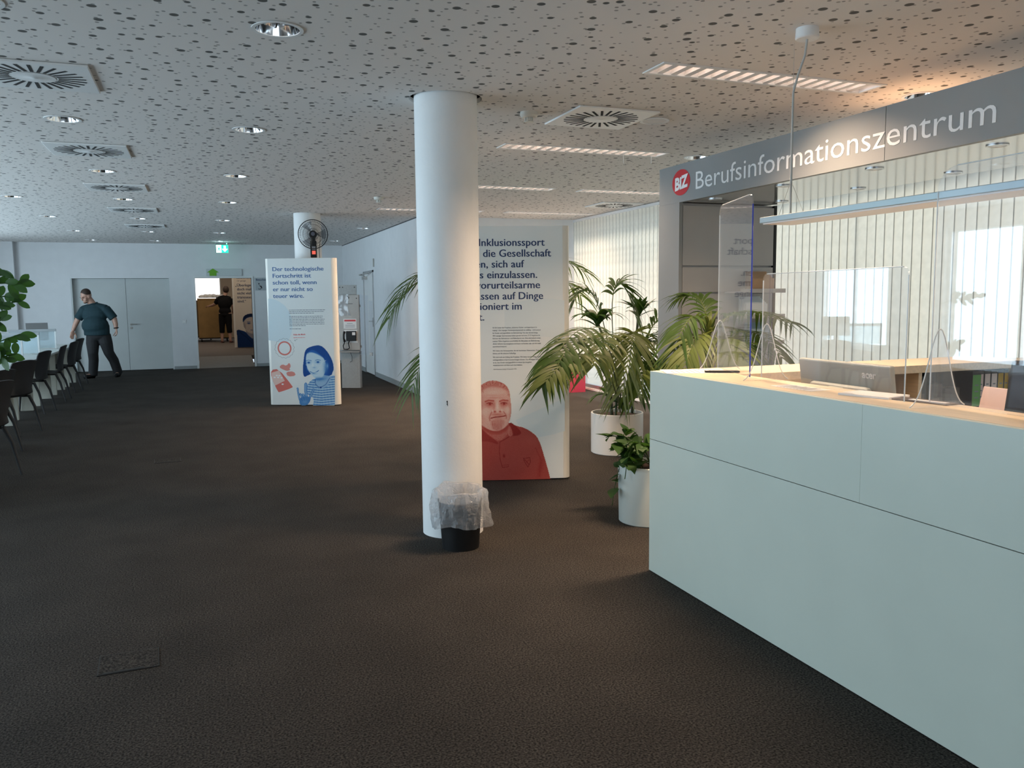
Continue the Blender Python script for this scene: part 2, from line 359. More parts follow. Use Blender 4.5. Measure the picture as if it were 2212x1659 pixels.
# right wall of the passage, the cross wall behind the tall board
mb = MB()
for a, b, z0, z1 in wall_mb([(16.42, 17.45, 0, 2.1)], YM, YF, 0, 3.2): mb.box(XW, XW+.2, a, b, z0, z1)
struct(mb.build('wall_right', WALL))
struct(MB().box(XW+.2, 6.1, YM, YM+.2, 0, 3.2).build('wall_cross', WALL))
struct(MB().box(XW-.015, XW, YM, 16.38, 0, .09).box(XW-.015, XW, 17.49, YF-.02, 0, .09).build('baseboard_right', BASE_M))
struct(MB().box(XW-.01, XW, YM, 20.14, ZC-.012, ZC-.001).build('trim_1', mat('shadow gap', (.08, .08, .085), .8)))
d = empty('door_3', (XW, 16.93, 0)); struct(d)
lf = MB().box(-.004, .04, -.47, .47, .012, 2.06).build('door_leaf', WHITE, d, bevel=.002)
MB().box(-.02, .06, -.515, -.472, 0, 2.1).box(-.02, .06, .472, .515, 0, 2.1).box(-.02, .06, -.515, .515, 2.064, 2.1).build('door_frame', ALU, d)
MB().box(-.07, -.004, .12, .40, 1.93, 1.99).tube([(-.06, .13, 2.0), (-.20, -.05, 2.02), (-.05, -.30, 2.05)], .012, 6).build('door_closer', STEEL, d)
MB().box(-.02, -.004, -.42, -.37, .98, 1.16).tube([(-.02, -.40, 1.09), (-.065, -.40, 1.09), (-.065, -.28, 1.09)], .01, 8).build('door_handle', STEEL, d)
MB().box(-.02, -.004, -.62, -.57, 2.16, 2.32).build('door_contact', mat('beige plastic', (.45, .44, .40), .5), d)
# left wall with five windows; rear wall with one
lw = [(yy-1.4, yy+1.4, .06, 2.55) for yy in (2.2, 5.8, 9.4, 13.0, 16.6)]
mb = MB()
for a, b, z0, z1 in wall_mb(lw, YB-.2, YF+.2, 0, 3.2): mb.box(XL-.2, XL, a, b, z0, z1)
struct(mb.build('wall_left', WALL))
def window(n, M, w, z0, z1, bars=2, post=.06):
    o = empty(n); struct(o); o.matrix_world = M; f = MB()
    f.box(-w/2, w/2, -.03, .03, z0, z0+.06).box(-w/2, w/2, -.03, .03, z1-.06, z1)
    for k in range(bars+1):
        x = -w/2 + (w-post)*k/bars; f.box(x, x+post, -.03, .03, z0+.06, z1-.06)
    f.build('window_frame', ALU, o); MB().box(-w/2+.01, w/2-.01, -.006, .006, z0+.01, z1-.01).build('window_pane', GLASS, o)
for i, (a, b, z0, z1) in enumerate(lw):
    window('window_%d' % (i+1), Matrix.Translation((XL-.1, (a+b)/2, 0)) @ Matrix.Rotation(PI/2, 4, 'Z'), b-a, z0, z1)
mb = MB()
for a, b, z0, z1 in wall_mb([(-1.6, 3.6, .45, 2.5)], XL-.2, 6.1, 0, 3.2): mb.box(a, b, YB-.2, YB, z0, z1)
struct(mb.build('wall_back', WALL)); window('window_6', Matrix.Translation((1, YB-.1, 0)), 5.2, .45, 2.5, 4)
# glazed right side, eight bays
BAY = [12.66-2.16*k for k in range(8)]
for i in range(7):
    window('window_%d' % (i+7), Matrix.Translation((XR+.08, (BAY[i]+BAY[i+1])/2+.16, 0)) @ Matrix.Rotation(PI/2, 4, 'Z'), 2.15, .03, 2.78, 1, .010)
struct(MB().box(XR, 6.15, YB-.2, YM+.2, ZC, 3.2).box(XR+.02, 6.12, YB-.2, YM+.2, -.1, .03).build('wall_window_side', WALL))
struct(MB().box(6.15, 40, -30, 45, -.25, -.12).build('floor_terrace', PEBBLE))
# the room beyond the doorway
struct(MB().box(-3.4, -3.2, 20.35, 35.2, 0, 3.4).box(5.2, 5.4, 20.35, 35.2, 0, 3.4).box(-3.4, 5.4, 35, 35.2, 0, 3.4).build('wall_back_room', WALL))
struct(MB().box(-3.4, 5.4, 20.35, 35.2, 3.2, 3.4).build('ceiling_back_room', WALL))

# ------------------------------------------------------------------ ceiling with its openings
LAMPS = [(2.41, 3.93, 4.06, 4.27), (2.41, 3.93, 6.55, 6.75), (2.41, 3.93, 9.05, 9.25), (4.30, 5.45, 9.05, 9.25), (2.41, 3.93, 11.67, 11.87), (4.32, 5.70, 11.67, 11.87)]
DL = []
for cx, ys in ((.395, (4.14, 6.59, 9.055, 11.50, 14.10, 16.72, 19.02)), (-.83, (4.15, 6.59, 9.06, 11.47, 14.08, 16.70, 19.20)), (-2.045, (4.15, 6.59, 9.06, 11.50, 14.03, 16.74, 19.18)), (2.80, (15.1, 18.5))):
    DL += [(cx, y) for y in ys]
DL2 = [(4.38, 4.21), (4.32, 6.69)]
CO = [(1.515, 5.23, .20), (1.54, 12.78, .197)]
holes = [(a, b, c, d) for a, b, c, d in LAMPS] + [(x-.14, x+.14, y-.14, y+.14) for x, y in DL+DL2] + [(x-.3, x+.3, y-.3, y+.3) for x, y, r in CO]
xs = sorted({XL-.2, 6.15, *[h[0] for h in holes], *[h[1] for h in holes]}); ys = sorted({YB-.2, 20.35, *[h[2] for h in holes], *[h[3] for h in holes]})
mb = MB()
for y0, y1 in zip(ys[:-1], ys[1:]):
    run = None
    for x0, x1 in list(zip(xs[:-1], xs[1:]))+[(None, None)]:
        inside = x0 is None or any(h[0] < (x0+x1)/2 < h[1] and h[2] < (y0+y1)/2 < h[3] for h in holes)
        if inside:
            if run: mb.add([(run[0], y0, ZC), (run[1], y0, ZC), (run[1], y1, ZC), (run[0], y1, ZC)], [(0, 3, 2, 1)]); run = None
        else: run = (run[0] if run else x0, x1)
def ring_fill(x, y, half, r, n=48):
    vs = []
    for i in range(n):
        a = 2*PI*i/n; c, s = math.cos(a), math.sin(a); k = half/max(abs(c), abs(s)); vs += [(x+c*k, y+s*k, ZC), (x+c*r, y+s*r, ZC), (x+c*r, y+s*r, ZC+.03)]
    fs = []
    for i in range(n):
        j = (i+1) % n; fs += [(3*i, 3*i+1, 3*j+1, 3*j), (3*i+1, 3*i+2, 3*j+2, 3*j+1)]
    mb.add(vs, fs)
for x, y in DL+DL2: ring_fill(x, y, .14, .108)
for x, y, r in CO: ring_fill(x, y, .3, .232)
me = bpy.data.meshes.new('ceiling'); me.from_pydata(mb.v, [], mb.f); me.materials.append(CEIL); o = bpy.data.objects.new('ceiling', me); COL.objects.link(o); struct(o)
struct(MB().box(XL-.2, 6.15, YB-.2, 20.35, 3.2, 3.3).build('ceiling_slab', DARK))

# ------------------------------------------------------------------ ceiling fittings
GLOW = mat('lamp glow', (.9, .9, .9), .5, emit=(1, .93, .85), es=5)
def downlight():
    t = empty('downlight', (0, 0, ZC), 0)
    MB().lathe([(.105, .012), (.105, 0), (.118, -.001), (.118, -.005), (.100, -.005), (.100, .012)], 40).build('trim_ring', WHITE, t, True)
    prof = [(.100, -.002), (.094, .03), (.082, .07), (.06, .11), (.001, .115)]
    MB().lathe(prof, 40).build('reflector', CHROME, t, True, ang=80)
    MB().box(-.004, .004, -.085, .085, .03, .1).build('cross_baffle', CHROME, t)
    for s in (-1, 1): MB().tube([(s*.042, -.05, .085), (s*.042, .05, .085)], .013, 10).build('lamp_tube', GLOW, t, True)
    return t
proto = downlight(); first = True
ORD = ['first', 'second', 'third', 'fourth', 'fifth', 'sixth', 'seventh']
rows = {.395: 'the row right of the vents', -.83: 'the row of square vents', -2.045: 'the leftmost ceiling row', 2.80: 'the row right of the fan'}
cnt = {}
for x, y in DL:
    k = cnt.get(x, 0); cnt[x] = k+1; lb = 'recessed chrome downlight, %s from the camera in %s' % (ORD[k], rows[x])
    if first: proto.location = (x, y, ZC); t = proto; first = False
    else: t = dup(proto, (x, y, ZC))
    tag(t, lb, 'ceiling light', 'round recessed downlights')
for (x, y), w in zip(DL2, ('above the long grey fascia sign, near its panel joint', 'above the far left end of the grey fascia sign')):
    tag(dup(proto, (x, y, ZC)), 'round recessed downlight in the ceiling '+w, 'ceiling light', 'round recessed downlights')
def vent():
    t = empty('ceiling_vent', (0, 0, ZC))
    MB().box(-.303, .303, -.303, .303, -.014, -.001).build('vent_plate', mat('vent white', (.82, .82, .81), .4), t, bevel=.004)
    m = MB()
    for k in range(26):
        a = 2*PI*k/26; M = Matrix.Rotation(a, 4, 'Z') @ Matrix.Translation((.188, .035, 0)) @ Matrix.Rotation(.16, 4, 'Z'); m.box(-.07, .07, -.0085, .0085, -.0155, -.0142, 0, M)
    m.build('swirl_slots', DARK, t)
    MB().lathe([(0, -.0145), (.10, -.0145), (.108, -.0165), (.02, -.018), (.012, -.021), (0, -.021)], 36).build('centre_disc', mat('vent white', (.7, .7, .69)), t, True)
    return t
VN = [(-.805, 5.37, 'nearest the camera in the left row, cut by the frame'), (-.805, 7.83, 'second from the camera in the left row'), (-.805, 10.29, 'third from the camera in the left row'),
      (-.805, 12.73, 'fourth from the camera in the left row'), (-.805, 15.4, 'farthest of the left row'), (2.70, 5.41, 'right of the front column'), (5.42, 10.45, 'in front of the far blinds')]
proto = vent()
for i, (x, y, w) in enumerate(VN):
    t = proto if i == 0 else dup(proto, (x, y, ZC)); t.location = (x, y, ZC)
    tag(t, 'square white swirl air vent '+w, 'vent', 'square ceiling vents')
LOUV = mat('louvre metal', (.84, .80, .77), .3, .15)
def trough(x0, x1, y0, y1, watts):
    t = empty('louvre_light', ((x0+x1)/2, (y0+y1)/2, ZC)); w, d = (x1-x0)/2, (y1-y0)/2
    MB().box(-w-.012, w+.012, -d-.012, -d+.012, -.006, .004).box(-w-.012, w+.012, d-.012, d+.012, -.006, .004).box(-w-.012, -w+.012, -d+.012, d-.012, -.006, .004).box(w-.012, w+.012, -d+.012, d-.012, -.006, .004).build('frame', WHITE, t)
    m = MB().box(-w, w, -d, d, .075, .08).box(-w, w, -d, -d+.004, .004, .075).box(-w, w, d-.004, d, .004, .075).box(-w, -w+.004, -d, d, .004, .075).box(w-.004, w, -d, d, .004, .075)
    m.build('trough', mat('trough white', (.8, .77, .75), .3), t)
    n = int(2*w/.085); fins = MB()
    for k in range(1, n):
        x = -w+2*w*k/n; fins.add([(x-.02, -d+.004, .0), (x+.02, -d+.004, .0), (x, -d+.004, .055), (x-.02, d-.004, .0), (x+.02, d-.004, .0), (x, d-.004, .055)], [(0, 1, 2), (3, 5, 4), (0, 3, 4, 1), (1, 4, 5, 2), (0, 2, 5, 3)])
    fins.build('louvre_fins', LOUV, t)
    MB().tube([(-w+.03, 0, .066), (w-.03, 0, .066)], .008, 8).build('tube_lamp', mat('tube glow', (.9, .85, .8), .5, emit=(1, .80, .68), es=7), t, True)
    l = area('louvre_beam', (-w*.36, 0, -.008), (0, 0, 0), 1.2*w, 2*d-.02, watts, (1, .70, .47)); l.data.spread = math.radians(135); l.parent = t
    return t
LW = ['over the reception desk, nearest the camera', 'behind the square vent, with two wire hooks', 'third row back, partly behind the front column', 'third row back, beside the grey fascia end', 'farthest row, left of the front column', 'farthest row, above the tall display board']
for l, w, e in zip(LAMPS, LW, (66, 24, 44, 40, 44, 52)): tag(trough(*l, e), 'long recessed louvre light in the ceiling '+w, 'ceiling light', 'long louvre lights')
for px in (1347, 1407):
    p = at(px, 336, 2, ZC-.008)
    tag(MB().tube([p, p-Vector((0, 0, .07)), p+Vector((.012, 0, -.082)), p+Vector((.022, 0, -.07))], .0018, 6).build('ceiling_hook', STEEL), 'thin wire hook hanging below the louvre light, %s one' % ('left' if px < 1400 else 'right'), 'hook', 'wire hooks on the louvre light')
for x, y, w in ((2.16, 5.42, 'between the front column and the square vent'), (2.14, 10.45, 'far back, left of the front column')):
    t = empty('smoke_detector', (x, y, ZC), 0, 'white smoke detector on the ceiling '+w, 'smoke detector', 'smoke detectors')
    MB().lathe([(0, 0), (.06, 0), (.06, -.022), (.05, -.035), (.034, -.038), (0, -.038)], 28).build('base', mat('ivory plastic', (.68, .66, .60), .4), t, True)
    m = MB()
    for k in range(8): m.box(.024, .03, -.005, .005, -.062, -.038, 0, Matrix.Rotation(k*PI/4, 4, 'Z'))
    m.lathe([(0, -.062), (.032, -.062), (.032, -.067), (0, -.067)], 20).build('sensor_cage', mat('ivory plastic', (.68, .66, .60), .4), t)
t = empty('ceiling_speaker', (3.12, 5.39, ZC), 0, 'flat round white ceiling speaker beside the right square vent', 'speaker')
MB().lathe([(.085, -.001), (.105, -.001), (.105, -.008), (.085, -.006)], 36).build('rim', WHITE, t, True)
MB().lathe([(0, -.005), (.085, -.005), (.085, -.001), (0, -.001)], 36).build('grille', mat('speaker mesh', (.74, .73, .72), .6), t)

# ------------------------------------------------------------------ round columns
for i, (x, y, r) in enumerate(CO):
    t = empty('column', (x, y, 0), 0, ('large round white column in the middle of the room, beside the bin', 'round white column carrying the fan, behind the blue lettered board')[i], 'column', 'round columns')
    MB().lathe([(r, 0), (r, 3.19)], 64).build('shaft', COLM, t, True)
    if i == 0:
        p = at(966, 872, 1, 5.04); a = math.atan2(p.y-y, p.x-x); m = MB()
        for k, (dz, s) in enumerate(((.012, .005), (.004, .003), (-.004, .004), (-.012, .003))):
            m.ball((math.cos(a)*r + k % 2*.003, math.sin(a)*r, p.z+dz), (s, .0015, .007), 8)
        m.build('paint_chip', BLACK, t)

# ================================================================== display boards
def board_body(name, loc, ang, w, h, th, face_m, label, zbase=0):
    """upright display board: rounded edges, printed front; local x along the front from its left end, local -y towards the viewer"""
    t = empty(name, loc, ang, label, 'display board')
    r = th/2; prof = [(r-r*math.cos(a), r*math.sin(a)) for a in [PI/2*k/8 for k in range(-8, 9)]]
    left = [(r*(1-math.cos(PI/2*k/8)), -r*math.sin(PI/2*k/8)) for k in range(8, -9, -1)]
    poly = left + [(w-x, -y) for x, y in left]
    MB().prism([(x, y+r) for x, y in poly], .012, h).build('body', CREAM, t, True, ang=40)
    MB().box(r*.75, w-r*.9, -.0015, .004, .014, h-.002).build('graphic_panel', face_m, t)
    MB().box(.1, w-.1, .03, th-.03, 0, .013).build('plinth', BLACK, t)
    return t
def sheet(M, x, z, y=-.0025): return M
def TM(x, z, y=-.0022): return Matrix.Translation((x, y, z)) @ Matrix.Rotation(PI/2, 4, 'X')
def flat(name, polys, m, parent, y=-.002):
    mb = MB()
    for p in polys: mb.add([(a, y, b) for a, b in p], [tuple(range(len(p)))])
    return mb.build(name, m, parent)
def annulus(cx, cz, r0_, r1_, n=48, w0=0, w1=0, k=0):
    ps = []
    def pt(r, w, a): q = r+w*math.sin(k*a); return (cx+q*math.cos(a), cz+q*math.sin(a))
    for i in range(n):
        a, b = 2*PI*i/n, 2*PI*(i+1)/n; ps.append([pt(r0_, w0, a), pt(r1_, w1, a), pt(r1_, w1, b), pt(r0_, w0, b)])
    return ps
def circle(cx, cz, r, a0=0, a1=2*PI, n=40): return [(cx+r*math.cos(a0+(a1-a0)*i/n), cz+r*math.sin(a0+(a1-a0)*i/n)) for i in range(n+(0 if a1-a0 > 6.28 else 1))]
def greek(x, z, widths, lh, wx, seed=1):
    """unreadable small print, as word-long strokes"""
    rnd = random.Random(seed); ps = []
    for k, w in enumerate(widths):
        if not w: continue
        a = x; end = x+wx*w
        while a < end-.004:
            b = min(a+rnd.uniform(.012, .045), end); zz = z-k*lh; ps.append([(a, zz), (b, zz), (b, zz+lh*.36), (a, zz+lh*.36)]); a = b+.006
    return ps

# --- tone pictures for the printed portraits (grid of ink values)
def sstep(a, b, x): t = np.clip((x-a)/(b-a), 0, 1); return t*t*(3-2*t)
def pmask(X, Y, poly, soft):
    """soft inside mask of a polygon"""
    p = np.array(poly, float); ins = np.zeros(X.shape, bool); dist = np.full(X.shape, 1e9)
    for i in range(len(p)):
        (x0, y0), (x1, y1) = p[i], p[(i+1) % len(p)]
        c = ((y0 > Y) != (y1 > Y)) & (X < (x1-x0)*(Y-y0)/((y1-y0) if y1 != y0 else 1e-9)+x0); ins ^= c
        dx, dy = x1-x0, y1-y0; L = dx*dx+dy*dy+1e-9; t = np.clip(((X-x0)*dx+(Y-y0)*dy)/L, 0, 1)
        dist = np.minimum(dist, np.hypot(X-x0-t*dx, Y-y0-t*dy))
    sd = np.where(ins, dist, -dist); return sstep(-soft, soft, sd)
def smooth_poly(pts, it=2):
    p = [tuple(map(float, q)) for q in pts]
    for _ in range(it):
        q = []
        for i in range(len(p)):
            a, b = p[i], p[(i+1) % len(p)]; q += [(a[0]*.75+b[0]*.25, a[1]*.75+b[1]*.25), (a[0]*.25+b[0]*.75, a[1]*.25+b[1]*.75)]
        p = q
    return p
class Tone:
    def __init__(s, x0, x1, y0, y1, step):
        s.x = np.arange(x0, x1+.1, step); s.y = np.arange(y0, y1+.1, step); s.X, s.Y = np.meshgrid(s.x, s.y); s.t = np.ones(s.X.shape); s.a = np.zeros(s.X.shape)
        rs = np.random.RandomState(3); s.n = rs.rand(*s.X.shape)
    def poly(s, pts, tone, soft=6, cover=False, op=1, it=2):
        m = pmask(s.X, s.Y, smooth_poly(pts, it) if it else pts, soft)*op; s.t = s.t*(1-m)+tone*m
        if cover: s.a = np.maximum(s.a, m/op)
        return s
    def spot(s, x, y, rx, ry, tone, op=1, ang=0, p=1.0):
        c, q = math.cos(ang), math.sin(ang); u = ((s.X-x)*c+(s.Y-y)*q)/rx; v = (-(s.X-x)*q+(s.Y-y)*c)/ry
        m = np.exp(-(u*u+v*v)**p)*op; s.t = s.t*(1-m)+tone*m; return s
    def line(s, pts, w, tone, op=1):
        d = np.full(s.X.shape, 1e9)
        for (x0, y0), (x1, y1) in zip(pts[:-1], pts[1:]):
            dx, dy = x1-x0, y1-y0; L = dx*dx+dy*dy+1e-9; t = np.clip(((s.X-x0)*dx+(s.Y-y0)*dy)/L, 0, 1); d = np.minimum(d, np.hypot(s.X-x0-t*dx, s.Y-y0-t*dy))
        m = sstep(w, w*.3, d)*op; s.t = s.t*(1-m)+tone*m; return s
    def grain(s, amp, mask=None): s.t = s.t+(s.n-.5)*amp*(mask if mask is not None else 1); return s
    def build(s, name, fx, fz, ramp, parent, y=-.003, cut=.5):
        H, W = s.t.shape; keep = s.a > cut; idx = -np.ones((H, W), int); vs = []; fs = []; cols = []
        use = np.zeros((H, W), bool); q = keep[:-1, :-1] & keep[1:, :-1] & keep[:-1, 1:] & keep[1:, 1:]
        use[:-1, :-1] |= q; use[1:, :-1] |= q; use[:-1, 1:] |= q; use[1:, 1:] |= q
        rr = np.array([lin(c)[:3] for c in ramp]); tt = np.clip(s.t, 0, 1)*(len(ramp)-1); i0 = np.clip(tt.astype(int), 0, len(ramp)-2); f = (tt-i0)[..., None]; rgb = rr[i0]*(1-f)+rr[i0+1]*f
        for j, i in zip(*np.nonzero(use)): idx[j, i] = len(vs); vs.append((fx(s.X[j, i], s.Y[j, i]), y, fz(s.X[j, i], s.Y[j, i]))); cols.append((*rgb[j, i], 1))
        for j, i in zip(*np.nonzero(q)): fs.append((idx[j, i], idx[j+1, i], idx[j+1, i+1], idx[j, i+1]))
        me = bpy.data.meshes.new(name); me.from_pydata(vs, [], fs); a = me.color_attributes.new('ink', 'FLOAT_COLOR', 'POINT'); a.data.foreach_set('color', np.array(cols, np.float32).ravel())
        me.materials.append(PRINT); o = bpy.data.objects.new(name, me); COL.objects.link(o); o.parent = parent; return o

# --- tall grey board beside the column
B2w, B2h = 1.066, 2.13
e2 = Vector((2.881, 6.345, 0)); a2 = math.radians(-17.5); l2 = e2-Vector((math.cos(a2), math.sin(a2), 0))*B2w
t = board_body('display_board', l2, a2, B2w, B2h, .13, BOARD2, 'tall display board with navy headline and red printed portrait, half behind the front column')
ends = [(1222, 325, 'Mit Inklusionssport'), (1270, 407, 'kann die Gesellschaft'), (1062, 488, 'lernen, sich auf'), (1167, 569, 'etwas einzulassen.'), (1187, 648, 'Das vorurteilsarme'), (1210, 731, 'Einlassen auf Dinge'), (1048, 810, 'funktioniert im'), (762, 891, 'Sport.')]
for k, (xe, yb, s) in enumerate(ends):
    u = B2w-(1231.5-(840+xe/3.607))*.00394; z = B2h-((440+yb/3.607)-488)*B2h/547.5
    lettering('headline', s, .0865, TM(u, z), NAVY, t, 0, 'RIGHT', wscale=1.005, spacing=1.02, heavy=.0017)
txt = ['Ich bin Leiter des Projektes „Inklusiver Kinder- und Jugendsport in', 'Leipzig“. Die Leipziger Vereinssportlandschaft ist vielfältig – nicht jedoch', 'für Kinder und Jugendliche mit Behinderung. Von den derzeit knapp', '400 Leipziger Sportvereinen halten gerade mal circa 15 % Angebote im', 'Rahmen des Behinderten- und Reha-Sports vor. Dies sind jedoch in den', 'meisten Fällen Angebote ausschließlich für Menschen mit Behinderung.', '‚Echte‘ inklusive Sportangebote sind kaum vorhanden oder sie sind nicht', 'ausreichend bekannt.']
t2 = ['Wir haben drei Schwerpunkte, die wir bearbeiten: Netzwerken, Zusammen-', 'führen und die inklusive Fußballliga.']
t3 = ['Wir sind noch am Anfang des Projektes. Wir haben bereits einige Kinder', 'und Jugendliche in Sportvereine bringen können. Das wichtigste dabei', 'ist es, dass Kinder und Jugendliche zu einem Sportangebot', 'wiederkommen und dann auch dort bleiben.']
def p2(x, y): return B2w-(957-x)*.00083, (1637-y)*.000822     # place on this board
for lines, y0 in ((txt, 68), (t2, 302), (t3, 367)):
    for k, s in enumerate(lines):
        u, z = p2(178, y0+27.3*k); lettering('body_text', s, .0158, TM(u, z), GREYINK, t, .0002, wscale=.87)
u, z = p2(182, 488); lettering('caption', 'Axel Ackermann, Leipzig, 10. November 2021', .013, TM(u, z), GREYINK, t, wscale=.8)
# pale blue sweep printed at the right
def sw(pts): return [p2(*q) for q in pts]
flat('colour_sweep', [sw([(400, 1010), (650, 900), (900, 790), (957-55, 785), (902, 1130), (780, 1165), (640, 1190), (560, 1120), (430, 1060)])], mat('faint blue print', (.66, .71, .70), .6), t, -.0019)
flat('colour_arc', [sw([(902, -205), (780, -225), (600, -228), (420, -190), (300, -140), (300, 80), (600, 150), (902, 180)])], mat('faint blue print 2', (.69, .72, .70), .6), t, -.0018)
T = Tone(-330, 760, 590, 1634, 5.2)
body = [(-330, 1720), (-300, 1500), (-230, 1300), (-120, 1190), (20, 1130), (120, 1090), (345, 1020), (400, 1065), (490, 1085), (590, 1150), (640, 1215), (690, 1380), (748, 1600), (775, 1720)]
T.poly(body, .42, 4, True, it=1)
head = [(30, 660), (80, 620), (150, 592), (230, 600), (300, 635), (340, 690), (352, 780), (362, 900), (352, 980), (330, 1045), (280, 1095), (215, 1122), (140, 1112), (60, 1060), (0, 990), (-25, 900), (-20, 780), (0, 700)]
neck = [(40, 1000), (335, 1020), (330, 1150), (240, 1232), (140, 1190), (40, 1120)]
T.poly(neck, .55, 8, True, it=1).poly([(60, 1060), (330, 1040), (330, 1100), (215, 1160), (90, 1120)], .32, 22, op=.7)
T.poly(head, .80, 5, True)
# hair, ears, shading of the face
T.poly([(20, 760), (15, 690), (60, 625), (150, 590), (235, 598), (305, 632), (345, 700), (350, 780), (330, 740), (300, 690), (230, 665), (140, 660), (80, 690), (45, 740)], .56, 14, op=.8)
rh = random.Random(2)
for k in range(90):
    a = rh.random(); x = 25+315*a; y = 700-80*math.sin(PI*a)+rh.uniform(-30, 34)-(10 if .2 < a < .8 else -30); q = rh.uniform(-.5, .9)+1.2*(a-.5)
    T.line([(x, y), (x+26*math.sin(q), y-22*math.cos(q)*rh.uniform(.4, 1))], 4.5, rh.choice((.42, .5, .68, .8)), .7)
T.spot(0, 900, 55, 160, .40, .8).spot(360, 920, 22, 130, .55, .6).spot(190, 720, 110, 30, .92, .6).spot(190, 775, 90, 8, .62, .5).spot(190, 748, 90, 6, .66, .4)
for ex in (140, 284):
    T.spot(ex, 838, 46, 26, .38, .75).line([(ex-44, 812), (ex-10, 800), (ex+40, 806)], 11, .42, .8).spot(ex, 838, 22, 9, .72, .8).spot(ex+2, 838, 9, 9, .05, 1).line([(ex-30, 832), (ex, 824), (ex+30, 834)], 5, .12, .9).spot(ex, 868, 34, 9, .66, .6)
T.spot(218, 860, 18, 60, .95, .8).spot(184, 870, 12, 50, .55, .5).spot(220, 905, 30, 18, .88, .8).spot(192, 918, 12, 9, .25, .8).spot(244, 918, 11, 8, .28, .8).spot(170, 912, 6, 10, .97, .8).spot(262, 905, 6, 10, .97, .8)
T.spot(90, 920, 48, 42, .90, .7).spot(320, 905, 26, 40, .92, .7)
T.spot(215, 948, 60, 14, .50, .7).line([(150, 985), (190, 975), (225, 972), (265, 968), (298, 962)], 8, .15, .95).spot(225, 990, 44, 8, .62, .6)
T.line([(160, 920), (135, 975), (140, 1010)], 8, .5, .7).line([(280, 920), (308, 960), (305, 990)], 8, .5, .7)
T.poly([(150, 1010), (215, 1000), (285, 1005), (280, 1060), (240, 1115), (195, 1118), (160, 1080)], .60, 18, op=.8)
for k in range(14): T.line([(165+8*k, 1015), (175+7*k, 1095)], 3.2, .85 if k % 2 else .38, .55)
# polo shirt: collar, placket, button, crest, sleeve folds
T.poly([(-60, 1150), (45, 1075), (100, 1140), (225, 1235), (215, 1262), (120, 1220), (0, 1230)], .26, 6, op=.9)
T.poly([(330, 1040), (352, 1025), (420, 1085), (475, 1160), (330, 1180), (345, 1120)], .20, 5, op=.95).poly([(318, 1130), (338, 1045), (372, 1140), (370, 1170), (330, 1180)], .62, 5, op=.8)
T.line([(240, 1232), (300, 1200), (335, 1178)], 6, .16, .9).line([(238, 1235), (232, 1330), (240, 1420), (262, 1500), (325, 1490)], 5, .16, .9).line([(325, 1490), (322, 1470), (265, 1478)], 4, .2, .8)
T.spot(278, 1378, 11, 17, .1, .9)
T.line([(478, 1408), (542, 1402), (548, 1450), (522, 1500), (486, 1440), (478, 1408)], 5, .12, .9).line([(490, 1420), (530, 1470)], 6, .15, .8).line([(535, 1420), (505, 1450)], 5, .2, .8)
T.spot(650, 1500, 28, 130, .27, .75, .2).line([(600, 1300), (655, 1420), (640, 1600)], 9, .28, .6).spot(560, 1230, 90, 60, .52, .6).spot(120, 1380, 100, 140, .36, .5).spot(430, 1560, 160, 60, .34, .5)
T.grain(.07); T.build('printed_portrait', lambda x, y: p2(x, y)[0], lambda x, y: p2(x, y)[1], ['561210', '8e2a25', 'ac5046', 'cc9486', 'dccbbd'], t)

# --- blue lettered board in front of the rear column
l1 = Vector((.882, 12.56, 0)); r1 = Vector((1.835, 12.13, 0)); a1 = math.atan2(r1.y-l1.y, r1.x-l1.x); B1w = (r1-l1).length; B1h = 2.13
t = board_body('display_board', l1, a1, B1w, B1h, .14, BOARD, 'display board with blue headline and blue printed woman, in front of the rear column')
k1 = B1w/554
for k, s in enumerate(('Der technologische', 'Fortschritt ist', 'schon toll, wenn', 'er nur nicht so', 'teuer wäre.')):
    ln = (397, 299, 342, 310, 242)[k]; lettering('headline', s, .083, TM(.115*B1w/1.066+.003, B1h-.178-.0962*k), BLUEINK, t, .0003, width=ln*k1, heavy=.0014)
def p1(x, y): return (x-18-y*.035)*B1w/970, (1612-y)*.00105
flat('colour_arc', [[p1(62, 128), p1(62, 700)] + [p1(62+330*math.sin(a), 500-372*math.cos(a)) for a in [PI*.72*k/22 for k in range(22, -1, -1)]]], LBLUE, t, -.0019)
u, z = p1(345, 292); flat('body_text', greek(u, z, [1, .97, .7, 0, .93, .92, .98, .96, .97, .97, .45, 0, .33], .0226, .53, 4), GREYINK, t)
u, z = p1(405, 636); lettering('caption', 'Fühle die Musik', .03, TM(u, z) @ Matrix.Rotation(.03, 4, 'Z'), RED, t, .0006, width=.178)
flat('caption_underline', [greek(u, z-.036, [1], .02, .175, 9)[0]] + greek(u+.03, z-.034, [1], .018, .14, 10), RED, t)
mb = MB(); ar = [p1(460, 686), p1(440, 700), p1(420, 708)]
mb.tube([(a, -.002, b) for a, b in ar], .002, 5); a, b = ar[2]; mb.tube([(a+.004, -.002, b+.016), (a, -.002, b), (a+.018, -.002, b-.006)], .002, 5); mb.build('arrow_sketch', GREYINK, t)
u, z = p1(283, 813); flat('red_ring', annulus(u, z, .082, .103), mat('coral print', (.60, .13, .10), .5), t)
flat('scalloped_outline', annulus(u, z, .138, .142, 96, .006, .006, 16), GREYINK, t)
CORAL = mat('coral print 2', (.62, .22, .18), .5); PINK = mat('pale coral print', (.72, .50, .44), .55)
flat('printed_phone', [[p1(*q) for q in smooth_poly([(95, 1112), (200, 1097), (392, 1340), (392, 1362), (215, 1424), (190, 1420), (98, 1220)], 1)]], mat('coral print', (.6, .13, .1)), t, -.002)
flat('printed_screen', [[p1(*q) for q in [(104, 1150), (205, 1120), (285, 1265), (150, 1330), (104, 1225)]]], PINK, t, -.0025)
